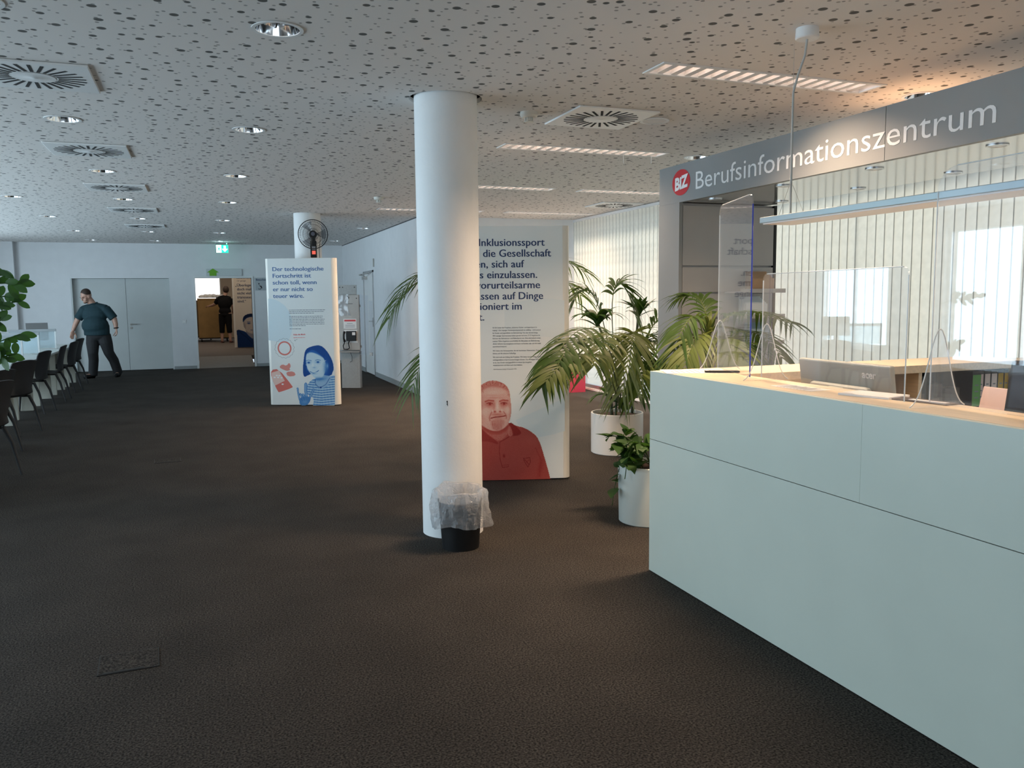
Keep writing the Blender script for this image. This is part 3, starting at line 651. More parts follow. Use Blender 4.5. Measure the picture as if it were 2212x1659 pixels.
flat('printed_dots', [[p1(x+20*math.cos(a)*.8, y+14*math.sin(a)*.8) for a in [2*PI*i/10 for i in range(10)]] for x, y in ((175, 1190), (212, 1192), (145, 1217), (193, 1218), (240, 1222), (255, 1312))], PAPER, t, -.003)
flat('printed_bird', [[p1(*q) for q in smooth_poly([(205, 1075), (250, 1032), (310, 1058), (345, 1008), (372, 1060), (345, 1105), (372, 1110), (320, 1130), (262, 1108)], 1)]], CORAL, t)
flat('printed_card', [[p1(*q) for q in smooth_poly([(300, 1140), (410, 1132), (442, 1195), (325, 1208)], 1)]], CORAL, t)
T = Tone(440, 975, 770, 1612, 4.2)
T.poly([(660, 1680), (690, 1500), (600, 1480), (585, 1340), (640, 1255), (720, 1230), (900, 1200), (968, 1190), (1010, 1190), (1010, 1680)], .62, 4, True, it=1)
T.poly([(700, 1180), (880, 1150), (925, 1230), (860, 1340), (780, 1372), (720, 1320)], .66, 6, True, it=1)
sm = T.a.copy(); st = ((T.Y+.25*np.abs(T.X-790)*.4) % 34) < 15; reg = pmask(T.X, T.Y, [(560, 1240), (690, 1250), (720, 1340), (780, 1385), (870, 1345), (930, 1215), (980, 1190), (980, 1620), (560, 1620)], 4); T.t = np.where(st, T.t*(1-.62*reg)+.34*.62*reg, T.t*(1-reg)+.74*reg)
T.poly([(540, 1200), (530, 1100), (545, 960), (560, 850), (600, 805), (690, 775), (780, 772), (850, 830), (910, 920), (950, 1010), (962, 1110), (940, 1160), (935, 1190), (880, 1200), (700, 1150), (590, 1200), (565, 1215)], .13, 4, True, it=1)
T.poly([(578, 900), (620, 860), (720, 880), (810, 935), (850, 1010), (850, 1120), (820, 1200), (770, 1240), (700, 1235), (650, 1180), (600, 1110), (575, 1010)], .84, 7, True, it=2)
T.poly([(585, 905), (640, 830), (720, 850), (830, 960), (740, 900), (640, 865)], .34, 8, op=.7).spot(850, 1090, 34, 110, .42, .8).spot(870, 1060, 16, 34, .66, .8).spot(760, 1240, 80, 26, .34, .7)
for ex, ey in ((612, 1012), (738, 1006)):
    T.spot(ex, ey, 36, 16, .5, .7).spot(ex+4, ey+2, 13, 11, .03, 1).line([(ex-32, ey-24), (ex, ey-34), (ex+40, ey-24)], 6, .3, .8)
    T.line([(ex-36, ey+30), (ex, ey+52), (ex+44, ey+44), (ex+56, ey+12)], 3.4, .98, .9)
T.line([(790, 1012), (850, 985)], 3.4, .95, .9).spot(672, 1050, 16, 40, .97, .8).spot(690, 1082, 24, 10, .45, .6).line([(635, 1140), (680, 1158), (730, 1140), (752, 1122)], 7, .2, .95).spot(690, 1148, 36, 8, .95, .7).spot(690, 1168, 40, 7, .4, .6).spot(620, 1090, 30, 34, .95, .6).spot(770, 1090, 36, 34, .92, .6)
T.line([(702, 1250), (705, 1310), (745, 1350), (780, 1360), (850, 1318), (905, 1225)], 5, .08, .9).poly([(765, 1350), (795, 1346), (792, 1368), (768, 1370)], .05, 3)
# hand with raised little finger, two bent fingers and thumb
for pts, w in (([(462, 1372), (470, 1440), (490, 1530)], 15), ([(500, 1450), (520, 1490), (535, 1540)], 16), ([(535, 1455), (555, 1490), (565, 1550)], 16), ([(575, 1310), (572, 1400), (585, 1500)], 22), ([(680, 1390), (655, 1450), (620, 1520)], 17)):
    m = np.full(T.X.shape, 1e9)
    for (x0, y0), (x1, y1) in zip(pts[:-1], pts[1:]):
        dx, dy = x1-x0, y1-y0; L = dx*dx+dy*dy; tt = np.clip(((T.X-x0)*dx+(T.Y-y0)*dy)/L, 0, 1); m = np.minimum(m, np.hypot(T.X-x0-tt*dx, T.Y-y0-tt*dy))
    k = sstep(w+3, w-3, m); T.t = T.t*(1-k)+(.42+.2*sstep(w, 0, m))*k; T.a = np.maximum(T.a, k)
T.poly([(480, 1520), (520, 1490), (600, 1480), (650, 1500), (630, 1570), (590, 1612), (490, 1612)], .45, 6, True, it=1).spot(560, 1560, 40, 30, .6, .6).line([(505, 1500), (530, 1550)], 3, .2, .7).line([(545, 1500), (560, 1550)], 3, .2, .7)
T.grain(.05); T.build('printed_portrait', lambda x, y: p1(x, y)[0], lambda x, y: p1(x, y)[1], ['0a2f6e', '1c55a0', '4f86bd', 'a5c4d8', 'd6e2e4'], t)

# --- boards in the room beyond the doorway
def far_board(px0, px1, D, face, label, zb=.18):
    y = D; a = at(px0, 700, 1, y); b = at(px1, 700, 1, y)
    t = board_body('display_board', (a.x, y, zb), -.05, 1.066, 2.13, .12, face, label); return t
t = far_board(505, 560, 24.9, mat('warm pale board', (.74, .66, .56), .55), 'pale board with navy quotation and a blue hooded portrait, seen through the doorway')
for k, s in enumerate(('Die Ärztin hat zu', 'mir gesagt:')): lettering('lead_text', s, .058, TM(.13, 1.95-.07*k), NAVY, t)
for k, s in enumerate(('„Überlege', 'doch mal', 'nicht viele', 'transsexuell', 'sind.“')): lettering('headline', s, .105, TM(.08 if k == 0 else .125, 1.74-.113*k), NAVY, t, .0004, heavy=.0017)
T = Tone(535, 860, 965, 1338, 3.4)
T.poly([(540, 1400), (538, 1150), (560, 1140), (620, 1160), (700, 1225), (780, 1160), (850, 1150), (858, 1400)], .16, 3, True, it=0)
T.poly([(625, 1140), (770, 1140), (770, 1190), (715, 1262), (640, 1190)], .66, 4, True, it=1)
T.poly([(606, 1075), (612, 1000), (660, 972), (730, 970), (790, 1000), (800, 1080), (785, 1150), (745, 1190), (690, 1192), (640, 1165), (615, 1120)], .84, 4, True)
T.poly([(604, 1075), (606, 1010), (640, 978), (710, 966), (780, 985), (804, 1050), (800, 1080), (785, 1030), (740, 1005), (660, 1010), (625, 1040)], .05, 4, True, it=1)
for ex in (668, 742): T.spot(ex, 1078, 15, 6, .05, .9).line([(ex-16, 1062), (ex+16, 1062)], 4, .3, .8)
T.spot(712, 1105, 8, 24, .97, .6).line([(685, 1150), (735, 1148)], 4, .25, .9).spot(620, 1110, 14, 50, .55, .6).line([(560, 1160), (640, 1230), (700, 1300)], 7, .05, .7).grain(.05)
T.build('printed_portrait', lambda x, y: (x-520)*.00262+.02, lambda x, y: (1336-y)*.00262+.014, ['06122e', '143a70', '3e648f', 'a89a90', 'e0d2c6'], t)
t = far_board(478, 520, 31.6, TANB, 'tan board with dark lettering behind the standing person, seen through the doorway')
for k, s in enumerate(('Es fehlt', 'oft an', 'Mut und', 'Wissen')):
    if k == 0: lettering('headline', 'Es f', .115, TM(.42, 1.62), NAVY, t, .0004, heavy=.0017)

# ================================================================== vertical blinds in front of the glazing
SLAT2 = fabric('blind fabric overlap shade', (.62, .60, .56), (.50, .48, .44), .45)  # darker strip paints in the shade where neighbouring slats overlap
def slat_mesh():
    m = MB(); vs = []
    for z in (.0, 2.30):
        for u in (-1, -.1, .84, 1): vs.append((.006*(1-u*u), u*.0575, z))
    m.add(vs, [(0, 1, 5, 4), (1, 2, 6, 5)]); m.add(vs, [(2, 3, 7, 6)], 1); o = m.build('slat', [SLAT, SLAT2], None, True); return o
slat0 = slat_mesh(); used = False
BW = ['beside the cross wall, farthest from the viewer', 'second bay from the cross wall', 'behind the printed grey cheek wall', 'left of the bright slit, over the counter', 'right of the bright slit, above the folders', 'near the right picture edge', 'nearest the viewer, past the picture edge']
for i in range(7):
    y1, y0 = BAY[i], BAY[i+1]
    t = empty('vertical_blind', (5.83, y0, 0), 0, 'white vertical blind '+BW[i], 'blind', 'vertical blinds')
    MB().box(-.02, .02, .0, y1-y0-.002, 2.755, 2.795).build('headrail', WHITE, t)
    n = 20; p = (y1-y0-.034)/n
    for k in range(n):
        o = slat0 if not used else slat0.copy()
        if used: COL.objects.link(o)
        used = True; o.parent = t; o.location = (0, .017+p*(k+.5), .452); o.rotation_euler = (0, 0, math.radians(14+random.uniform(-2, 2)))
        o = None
# ================================================================== portal with fascia, soffit and cheek wall
XF, ZS, ZT, YC, XS, YN = 3.693, 2.30, 2.604, 5.97, 4.66, -1.5
t = empty('information_portal', (XF, YC, 0), 0, 'grey portal with long lettered fascia, glossy soffit and panelled end wall', 'portal')
def P(x0, x1, y0, y1, z0, z1, name, m, par=t, bevel=0): return MB().box(x0-XF, x1-XF, y0-YC, y1-YC, z0, z1).build(name, m, par, bevel=bevel)
P(XF, XF+.04, 3.799, 6.29, ZS, ZT, 'fascia', FASC); P(XF, XF+.04, YN, 3.795, ZS, ZT, 'fascia', FASC)
P(XF+.04, XS, YN, 6.29, ZS+.004, ZS+.04, 'soffit', SOFF)
P(XF, XS-.02, YC+.03, 6.29, 0, ZS-.002, 'end_wall', CHEEK)
P(XF-.002, XF+.03, YC-.001, 6.292, 0, ZS-.001, 'corner_panel', FASC)
P(XS-.03, XS-.005, YC-.002, YC+.03, 0, ZS-.002, 'end_post', BLACK)
zz = [.3, .62, .92, 1.135, 1.354, 1.564, 1.784, 2.285]
for a, b in zip(zz[:-1], zz[1:]): P(XF+.034, XS-.035, YC, YC+.03, a+.008, b-.008, 'wall_panel', CHEEK)
for z, x0 in ((1.135, 4.14), (1.354, 4.14), (1.564, 4.14)):
    P(x0, 4.585, YC-.22, YC, z-.004, z+.010, 'shelf', CHEEK); P(x0, 4.585, YC-.225, YC-.22, z-.004, z+.03, 'shelf_lip', CHEEK)
TXM = Matrix(((0, 0, -1, 0), (-1, 0, 0, 0), (0, 1, 0, 0), (0, 0, 0, 1)))       # letters on the face towards -x, reading along -y
def FM(y, z): return Matrix.Translation((-.0015, y-YC, z)) @ TXM
lettering('lettering', 'Berufsinformationszentrum', .196, FM(5.75, 2.375), PEARL, t, -.0004, width=2.645, depth=.002)
bz = MB().prism([(.133*math.cos(2*PI*k/40), .103*math.sin(2*PI*k/40)) for k in range(40)], -.001, .001, 0, FM(5.948, 2.456)).build('emblem_disc', mat('emblem red', (.56, .012, .02), .35), t)
lettering('emblem_letters', 'BiZ', .135, Matrix.Translation((-.003, 0, 0)) @ FM(5.945, 2.407) @ Matrix.Rotation(.10, 4, 'Z'), mat('emblem white', (.85, .85, .85), .4), t, .006, 'CENTER', depth=.002, shear=.12, width=.205)
sd = None
for i, (x, y) in enumerate([(3.865, 5.72), (3.865, 4.89), (3.885, 4.07), (3.90, 3.245), (4.50, 5.715), (4.50, 4.865), (4.51, 4.06)]):
    if sd is None:
        sd = empty('soffit_light', (x, y, ZS)); MB().lathe([(.042, .003), (.054, .003), (.054, -.002), (.046, -.003), (.042, .003)], 28).build('ring', ALU, sd, True)
        MB().lathe([(0, -.002), (.044, -.002), (.044, .003), (0, .003)], 24).build('lens', mat('lens', (.55, .55, .56), .2), sd, True); o = sd
    else: o = dup(sd, (x, y, ZS))
    tag(o, 'small light under the portal soffit, %s from the end wall, %s row' % (ORD[i % 4], 'front' if i < 4 else 'window side'), 'spotlight', 'soffit spotlights')
# uplight lying on the portal, behind the fascia
t = empty('uplight', (4.25, 4.15, ZS+.0405), 0, 'warm uplight hidden on top of the portal behind the fascia', 'lamp')
MB().box(-.09, .09, -.30, .30, 0, .05).build('housing', WHITE, t)
MB().box(-.07, .07, -.28, .28, .05, .056).build('diffuser', mat('warm glow', (.9, .8, .7), .5, emit=(1, .62, .33), es=1.5), t)
area('uplight_beam', (4.25, 4.15, ZS+.10), (PI, 0, 0), .12, .54, 2.3, (1, .54, .27))
# brochures on the shelves of the end wall
bc = [('a58563', 1.575, 4.42, .17, 'tan brochure stack on the top shelf of the panelled end wall'), ('c8cfd2', 1.365, 4.36, .17, 'pale brochure stack on the middle shelf of the panelled end wall'), ('8fa3ad', 1.146, 4.42, .17, 'blue grey brochure stack on the lowest shelf of the panelled end wall')]
for c, z, x, h, lb in bc:
    m = MB()
    for k in range(6): m.box(-.105, .105, -.012-.02*k, -.006-.02*k, 0, h*(.62+.07*(5-k)))
    o = m.build('brochure_stack', mat('brochure '+c, c, .5), loc=(x, YC-.035, z+.0005)); o['kind'] = 'stuff'; tag(o, lb, 'brochures')

# ================================================================== reception desk and counter
XD, ZD = 2.311, 1.135
t = empty('reception_desk', (XD, 4.02, 0), 0, 'long reception desk with pale grey green front and maple ledge', 'desk')
def D(x0, x1, y0, y1, z0, z1, name, m, bevel=0): return MB().box(x0-XD, x1-XD, y0-4.02, y1-4.02, z0, z1).build(name, m, t, bevel=bevel)
D(XD, XD+.03, -.8, 4.02, .004, .754, 'front_panel', MINT, .0012)
D(XD, XD+.03, 2.4404, 4.02, .757, ZD-.001, 'front_panel', MINT, .0005); D(XD, XD+.03, -.8, 2.4398, .757, ZD-.001, 'front_panel', MINT, .0005)
D(XD+.012, XD+.03, -.8, 4.0, .7, .8, 'groove_backing', DARK)
D(XD+.0305, 2.62, -.8, 3.625, ZD-.0215, ZD, 'ledge', WOOD, .001)
D(XD+.03, 2.60, -.8, 3.62, .005, .03, 'plinth', BLACK)
D(2.585, 2.60, -.8, 3.62, .78, ZD-.022, 'inner_panel', WOOD)
D(XD+.03, 3.25, -.8, 3.60, .715, .74, 'work_surface', WOOD, .002)
D(3.18, 3.22, -.75, -.70, 0, .715, 'leg', ALU); D(3.18, 3.22, 1.45, 1.50, 0, .715, 'leg', ALU)
t = empty('counter', (XD, 3.66, 0), 0, 'maple return counter with open folder shelves, behind the reception desk', 'counter')
def K(x0, x1, y0, y1, z0, z1, name, m, bevel=0): return MB().box(x0-XD, x1-XD, y0-3.66, y1-3.66, z0, z1).build(name, m, t, bevel=bevel)
K(XD+.032, 4.70, 3.63, 4.02, ZD-.045, ZD, 'worktop', WOOD, .002)
K(XD+.034, 4.70, 4.005, 4.02, .005, ZD-.045, 'back_panel', WOOD)
K(2.62, 3.60, 3.66, 3.68, .92, ZD-.045, 'apron', WOOD)
for x in (2.62, 3.60, 3.87, 4.675): K(x, x+.025, 3.66, 4.004, .005, ZD-.045, 'upright', WOOD)
K(2.645, 4.675, 3.68, 4.004, .735, .755, 'shelf', WOOD); K(2.645, 4.675, 3.66, 4.004, .06, .08, 'shelf', WOOD)
K(3.626, 3.869, 3.99, 4.004, .756, ZD-.046, 'compartment_back', OLIVE); K(3.896, 4.674, 3.99, 4.004, .756, ZD-.046, 'compartment_back', DARK)
for a, b in ((2.65, 3.59), (3.63, 3.865), (3.90, 4.27), (4.28, 4.67)): K(a, b, 3.642, 3.66, .09, .728, 'cabinet_door', WOOD, .002)
t = empty('side_cabinet', (4.74, 3.7, 0), 0, 'maple side cabinet at the right end of the return counter', 'cabinet')
MB().box(0, .7, 0, .40, .0, 1.10).build('carcass', WOOD, t, bevel=.002); MB().box(.005, .345, -.018, 0, .06, 1.06).build('door', WOOD, t); MB().box(.355, .695, -.018, 0, .06, 1.06).build('door', WOOD, t)
# folders
def folder(x, w, h, col, y, lb, hl=.19, zl=.10, z=.756):
    t = empty('folder', (x, y, z), 0, lb, 'folder', 'folders in the counter shelf')
    MB().box(-w/2, w/2, 0, .26, 0, h).build('cover', BLACK, t, bevel=.002)
    MB().box(-w/2+.004, w/2-.004, -.001, .0005, zl, zl+hl).build('spine_label', mat('label '+col, col, .6), t)
    MB().lathe([(.009, -.002), (.014, -.002), (.014, 0), (.009, 0)], 20, M=Matrix.Translation((0, 0, .055)) @ Matrix.Rotation(PI/2, 4, 'X')).build('finger_ring', STEEL, t, True)
    for k in range(3): MB().box(-w*.2, w*.2, -.0016, -.001, zl+hl*(.25+.2*k), zl+hl*(.29+.2*k)).build('label_line', GREYINK, t)
fl_ = [(4.372, .072, 'c', '4f9a3a'), (4.432, .042, '', 'd9c3bd'), (4.484, .05, '', 'ddd0cc'), (4.540, .052, '', 'e0d4cf'), (4.594, .05, '', 'c9a421'), (4.641, .036, '', 'cdaa1c')]
nm = ['black folder with a large green spine label', 'narrow black folder with pale pink label, next to the green one', 'black folder with white label, third from the left', 'black folder with white label, left of the yellow ones', 'wider black folder with yellow label', 'narrow black folder with yellow label, at the right end']
for (x, w, g, c), lb in zip(fl_, nm): folder(x, w, .318, c, 3.70 if g else 3.72, lb, .19, .105)
for i, (x, w, h, lb) in enumerate(((3.98, .08, .30, 'wide dark box file at the left of the folder shelf'), (4.09, .11, .25, 'dark box file second from the left on the folder shelf'), (4.225, .12, .22, 'low dark box file left of the green labelled folder'))):
    t = empty('box_file', (x, 3.74, .756), 0, lb, 'box file', 'dark box files'); MB().box(-w/2, w/2, 0, .24, 0, h).build('case', mat('brown black card', (.03, .022, .018), .6), t, bevel=.003); MB().box(-w*.3, w*.3, -.001, .001, h*.4, h*.65).build('label', mat('dim label', (.10, .08, .07), .6), t)

# things on the desk
def acrylic(name, a, b, z0, z1, lb, r=.06, feet=(.12, .88), th=.006, fh=.30, fw=.22, blue=False):
    """clear screen between ground points a and b (on the desk), with arched feet"""
    a, b = Vector((*a, 0)), Vector((*b, 0)); L = (b-a).length; ang = math.atan2(b.y-a.y, b.x-a.x)
    t = empty(name, (a.x, a.y, z0), ang, lb, 'screen', 'clear screens on the reception desk'); h = z1-z0
    out = [(0, .012), (L, .012)] + [(L-r+r*math.sin(q), h-r+r*math.cos(q)) for q in [PI/2*(1-k/8) for k in range(9)]] + [(r-r*math.sin(q), h-r+r*math.cos(q)) for q in [PI/2*k/8 for k in range(9)]]
    RX = Matrix.Rotation(PI/2, 4, 'X')
    MB().prism(out, -th/2, th/2, 0, RX).build('sheet', PLEXI, t, True)
    MB().tube([(L+.0005, 0, .012), (L+.0005, 0, h-r)], .0034 if blue else .0024, 6).build('edge', PEDGE if blue else WEDGE, t, True)
    MB().tube([(-.0005, 0, .012), (-.0005, 0, h-r)], .0026, 6).build('edge', WEDGE, t, True)
    MB().tube([(r, 0, h+.0005), (L-r, 0, h+.0005)], .0022, 6).build('edge', WEDGE, t, True)
    for u in feet:
        bell = [(fw/2*x, fh*(math.exp(-(x/.52)**2)-.0247)/.9753) for x in [-1+2*k/24 for k in range(25)]]
        Mf = Matrix.Translation((u*L, 0, 0)) @ Matrix.Rotation(PI/2, 4, 'Z') @ RX
        f = MB().prism([(x, z+.001) for x, z in bell], -.0025, .0025, 0, Mf).build('foot', PLEXI, t, True)
        MB().tube([(x, z+.003, 0) for x, z in bell], .0022, 6, 0, Mf).build('foot_edge', WEDGE, f, True)
    return t
acrylic('acrylic_screen', (2.68, 3.92), (2.50, 3.385), ZD, 2.03, 'tall narrow clear screen at the desk corner, mirroring the grey board', .05, (.06,), fh=.27, fw=.24, blue=True)
acrylic('acrylic_screen', (2.55, 3.36), (2.43, 2.36), ZD, 1.645, 'low wide clear screen on the desk ledge in front of the monitor', .03, (.04,), fh=.27, fw=.24)
acrylic('acrylic_screen', (2.50, 2.31), (2.44, 1.10), ZD, 1.99, 'large clear screen at the right picture edge', .08, (.03, .9), fh=.28, fw=.25)
t = empty('computer_monitor', (2.92, 3.235, .74), 0, 'pale grey computer monitor seen from behind, on the desk', 'monitor')
Rm = Matrix.Translation((0, 0, .475)) @ Matrix.Rotation(math.radians(-8), 4, 'Y') @ Matrix.Translation((0, 0, -.475)); GM = mat('pale grey monitor plastic', (.30, .325, .30), .45)
MB().box(0, .03, -.31, .31, .06, .475, 0, Rm).build('back_cover', GM, t, bevel=.008)
MB().box(-.045, .0, -.20, .20, .11, .37, 0, Rm).build('rear_bulge', GM, t, bevel=.02)
mv = MB()
for s in (-1, 1):
    for k in range(7): mv.box(-.047, -.0445, s*.115-.045+.0125*k, s*.115-.037+.0125*k, .325, .35, 0, Rm)
mv.build('vent_slots', DARK, t)
MB().box(.032, .034, -.295, .295, .08, .46, 0, Rm).build('display', BLACK, t)
MB().box(-.075, -.03, -.05, .05, .02, .36, 0, Rm).build('stand_neck', GM, t, bevel=.006); MB().box(-.12, .08, -.13, .13, 0.0005, .018).build('stand_foot', GM, t, bevel=.004)
lettering('embossed_mark', 'acer', .05, Rm @ Matrix.Translation((-.001, -.135, .41)) @ TXM, mat('embossed grey', (.62, .63, .61), .35), t, .001, depth=.003)
pd = at(2178, 850, 0, 2.80); t = empty('desk_display', (2.80, pd.y-.10, .7405), .12, 'black display with rounded top, at the right picture edge behind the ledge', 'display')
Rd = Matrix.Rotation(math.radians(10), 4, 'Y'); MB().box(0, .045, -.17, .15, .02, .56, 0, Rd).build('casing', BLACK, t, bevel=.014); MB().box(-.004, .002, -.15, .13, .38, .53, 0, Rd).build('cover', mat('dark gloss', (.03, .035, .045), .08), t); MB().box(-.02, .16, -.16, .14, 0.0005, .018).build('foot', BLACK, t)
t = empty('letter_tray', (3.02, 2.47, .7405), -.06, 'pale pink tilted board standing between folders and black display', 'tray')
MB().box(0, .02, -.15, .15, 0.012, .42, 0, Matrix.Rotation(math.radians(14), 4, 'Y')).build('board', mat('pale pink card', (.70, .52, .46), .6), t, bevel=.003); MB().box(.0, .18, -.16, .16, .0005, .012).build('base', mat('pale pink card', (.7, .52, .46)), t)
def papers(loc, rz, w, h, n, lb, name='paper_sheet', lines=True):
    t = empty(name, loc, rz, lb, 'paper')
    MB().box(-w/2, w/2, -h/2, h/2, .0004, .0006+.0006*n).build('sheet', PAPER, t)
    if lines:
        m = MB()
        for k in range(9): m.box(-w*.4, w*(.4 if k % 3 else .1), h*.36-k*h*.08, h*.38-k*h*.08, .0007+.0006*n, .0009+.0006*n)
        m.build('print', GREYINK, t)
    return t
papers((2.50, 3.87, ZD), 1.2, .24, .34, 2, 'white printed sheet lying on the desk corner')
t = empty('tablet', (2.585, 3.74, ZD+.003), 1.1, 'dark slim tablet lying on the printed sheet at the corner', 'tablet'); MB().box(-.02, .02, -.09, .09, 0, .008).build('slab', BLACK, t, bevel=.003)
papers((2.47, 2.98, ZD), .05, .12, .26, 1, 'printed strip lying flat on the ledge, left of the monitor', 'info_strip')
papers((2.535, 2.62, ZD), .25, .15, .22, 14, 'stack of white leaflets on the ledge beside the middle arch foot', 'leaflet_stack', False)
t = empty('clipboard', (2.575, 2.40, ZD), .15, 'flat dark clipboard with papers on the ledge under the large screen', 'clipboard'); MB().box(-.05, .04, -.12, .12, .0005, .004).build('board', mat('dark brown board', (.06, .035, .03), .5), t); MB().box(-.03, .0, -.10, .05, .0042, .006).build('paper', PAPER, t)
t = empty('pen', (2.49, 1.86, ZD+.007), .6, 'green pen lying on the ledge at the right picture edge', 'pen')
MB().tube([(-.03, 0, 0), (.04, 0, 0)], .006, 10).build('barrel', mat('dark green plastic', (.01, .10, .05), .3), t, True); MB().tube([(.04, 0, 0), (.058, 0, 0), (.066, 0, 0)], [.005, .004, .001], 10).build('tip', PAPER, t, True)
# pendant lamp over the desk
XP, ZP = 2.755, 1.905
t = empty('pendant_lamp', (XP, 3.34, ZC), 0, 'long slim pendant lamp hanging over the reception desk', 'pendant lamp')
PL = mat('pale blue grey metal', (.40, .48, .50), .35, .3)
MB().lathe([(0, 0), (.052, 0), (.055, -.045), (.05, -.05), (0, -.05)], 32).build('ceiling_canopy', WHITE, t, True)
pts = [(0, 0, -.05), (0.0, .012, -.12), (-.01, .045, -.20), (-.02, .065, -.28)] + [(-.02, .066, -.28-.06*k) for k in range(1, 11)]
MB().tube(pts, .0055, 8).build('cable', mat('grey cable', (.42, .42, .40), .5), t, True)
MB().tube([(-.02, .066, -.05), (-.02, .066, -.70)], .0014, 6).tube([(-.02, .066, -.70), (-.09, .066, -.873)], .0013, 6).tube([(-.02, .066, -.70), (.07, .066, -.873)], .0013, 6).build('suspension_wire', STEEL, t)
MB().box(-.10, .10, -2.6, .20, -.897, -.868).build('lamp_body', PL, t, bevel=.003); MB().box(-.09, .09, -2.58, .185, -.903, -.8965).build('diffuser', mat('pinkish diffuser', (.78, .70, .66), .3), t)
l = area('pendant_beam', (0, -1.2, -.91), (0, 0, 0), .16, 2.6, 14, (1, .72, .5)); l.parent = t

# ================================================================== waste bin
t = empty('waste_bin', (1.455, 4.86, 0), 0, 'small black waste bin with a white plastic bag, at the foot of the front column', 'waste bin')
MB().lathe([(0, .004), (.112, .004), (.115, 0), (.135, .295), (.14, .30), (.13, .298), (.108, .012), (0, .012)], 40).build('bin', BLACK, t, True)
vs = []; fs = []; N, K_ = 72, 26; rnd = random.Random(5); ph = [rnd.uniform(0, 6.28) for _ in range(12)]; spk = lambda a, a0: max(0, 1-abs(((a-a0+PI) % (2*PI))-PI)/.28)
prof = [(.085, .19), (.105, .24), (.118, .285), (.124, .32), (.128, .345), (.134, .36), (.145, .366), (.158, .36), (.168, .34), (.174, .31), (.176, .28), (.174, .25), (.172, .22), (.171, .195), (.170, .172), (.168, .155), (.166, .145)]
for k, (r, z) in enumerate(prof):
    for i in range(N):
        a = 2*PI*i/N; w = sum(math.sin(a*f+ph[j]+k*(.5+.12*j)*(j % 3-1)) for j, f in enumerate((3, 5, 8, 13, 17, 23)))/4; q = min(1, k/4)
        up = .075*max(0, math.sin(a-.45))*math.sin(PI*min(1, (k-1)/8)) if 1 < k < 9 else 0
        vs.append(((r+.017*w*q+.008*math.sin(2*a+1)+.03*spk(a, -.35)*(k > 11)+.02*spk(a, 3.6)*(k > 12))*math.cos(a), (r*.90+.012*w*q)*math.sin(a)-.004, z+.012*math.sin(a*5+ph[7]+k*.2)*q*.6+up*.35+(.014*math.sin(a*2+ph[3]) if k > 12 else 0)))
for k in range(len(prof)-1):
    for i in range(N): fs.append((k*N+i, k*N+(i+1) % N, (k+1)*N+(i+1) % N, (k+1)*N+i))
MB().add(vs, fs).build('plastic_bag', LINER, t, True, ang=25)
# floor boxes
for i, (x, y, lb) in enumerate(((-.36, 3.81, 'square floor outlet lid in the near carpet at lower left'), (-.37, 8.63, 'square floor outlet lid in the carpet farther back on the left'))):
    t = empty('floor_outlet', (x, y, 0), .05, lb, 'floor outlet', 'floor outlets')
    MB().box(-.115, .115, -.10, .10, .0003, .003).build('lid', CARPET, t); MB().box(-.12, .12, -.105, -.10, .0003, .004).box(-.12, .12, .10, .105, .0003, .0025).box(.115, .12, -.1, .1, .0003, .0025).box(-.12, -.115, -.1, .1, .0003, .0025).build('frame', mat('dark rubber', (.012, .012, .012), .7), t); MB().box(-.10, .06, -.100, -.088, .003, .005).build('flap', mat('dark rubber', (.012, .012, .012), .7), t)

# ================================================================== plants
def bez(p, t):
    p = [Vector(q) for q in p]
    while len(p) > 1: p = [a.lerp(b, t) for a, b in zip(p[:-1], p[1:])]
    return p[0]
def blade(m, base, d, L, wid, droop, side=None, n=5, prof=None, fold=.0, mi=0):
    """one narrow leaf bending down under its weight"""
    d = d.normalized(); g = Vector((0, 0, -1))
    w = side if side is not None else d.cross(Vector((0, 0, 1)))
    w = (w - d*w.dot(d)); w = w.normalized() if w.length > 1e-4 else Vector((1, 0, 0)); vs = []; fs = []
    pf = prof or [.35, .9, 1, .75, .42, .03]
    for k in range(n+1):
        u = k/n; c = base + d*(L*u*(1-.18*droop*u)) + g*(droop*L*u*u); q = u*(len(pf)-1); i = min(int(q), len(pf)-2); ww = wid*(pf[i]*(1-q+i)+pf[i+1]*(q-i)); nrm = w.cross(d).normalized()
        vs += [c-w*ww/2, c+nrm*fold*ww, c+w*ww/2]
    for k in range(n): fs += [(3*k, 3*k+1, 3*k+4, 3*k+3), (3*k+1, 3*k+2, 3*k+5, 3*k+4)]
    m.add(vs, fs, mi)
def frond(pts, n, L, wid, droop, parent, m=LEAF, t0=.30, rnd=None, spread=.75):
    rnd = rnd or random; mb = MB(); cs = [bez(pts, k/14) for k in range(15)]
    mb.tube(cs, [.0065-.0045*k/14 for k in range(15)], 6, 1)
    for k in range(n):
        t = t0+(1-t0)*(k+.5)/n; p = bez(pts, t); tg = (bez(pts, min(t+.02, 1))-bez(pts, t-.02)).normalized(); sd = tg.cross(Vector((0, 0, 1)))
        sd = sd.normalized() if sd.length > .05 else Vector((1, 0, 0)); up = sd.cross(tg); q = (t-t0)/(1-t0); ll = L*(.55+.55*math.sin(PI*(.15+.75*q)))*rnd.uniform(.88, 1.1)
        for s in (-1, 1):
            d = tg*(.55+.5*q) + sd*s*spread*rnd.uniform(.85, 1.15) + up*rnd.uniform(.05, .3); blade(mb, p, d, ll, wid*rnd.uniform(.8, 1.15), droop*rnd.uniform(.7, 1.35), tg, 5, None, .08)
    return mb.build('frond', [m, mat('frond stalk', (.09, .12, .03), .5)], parent, True, merge=False)
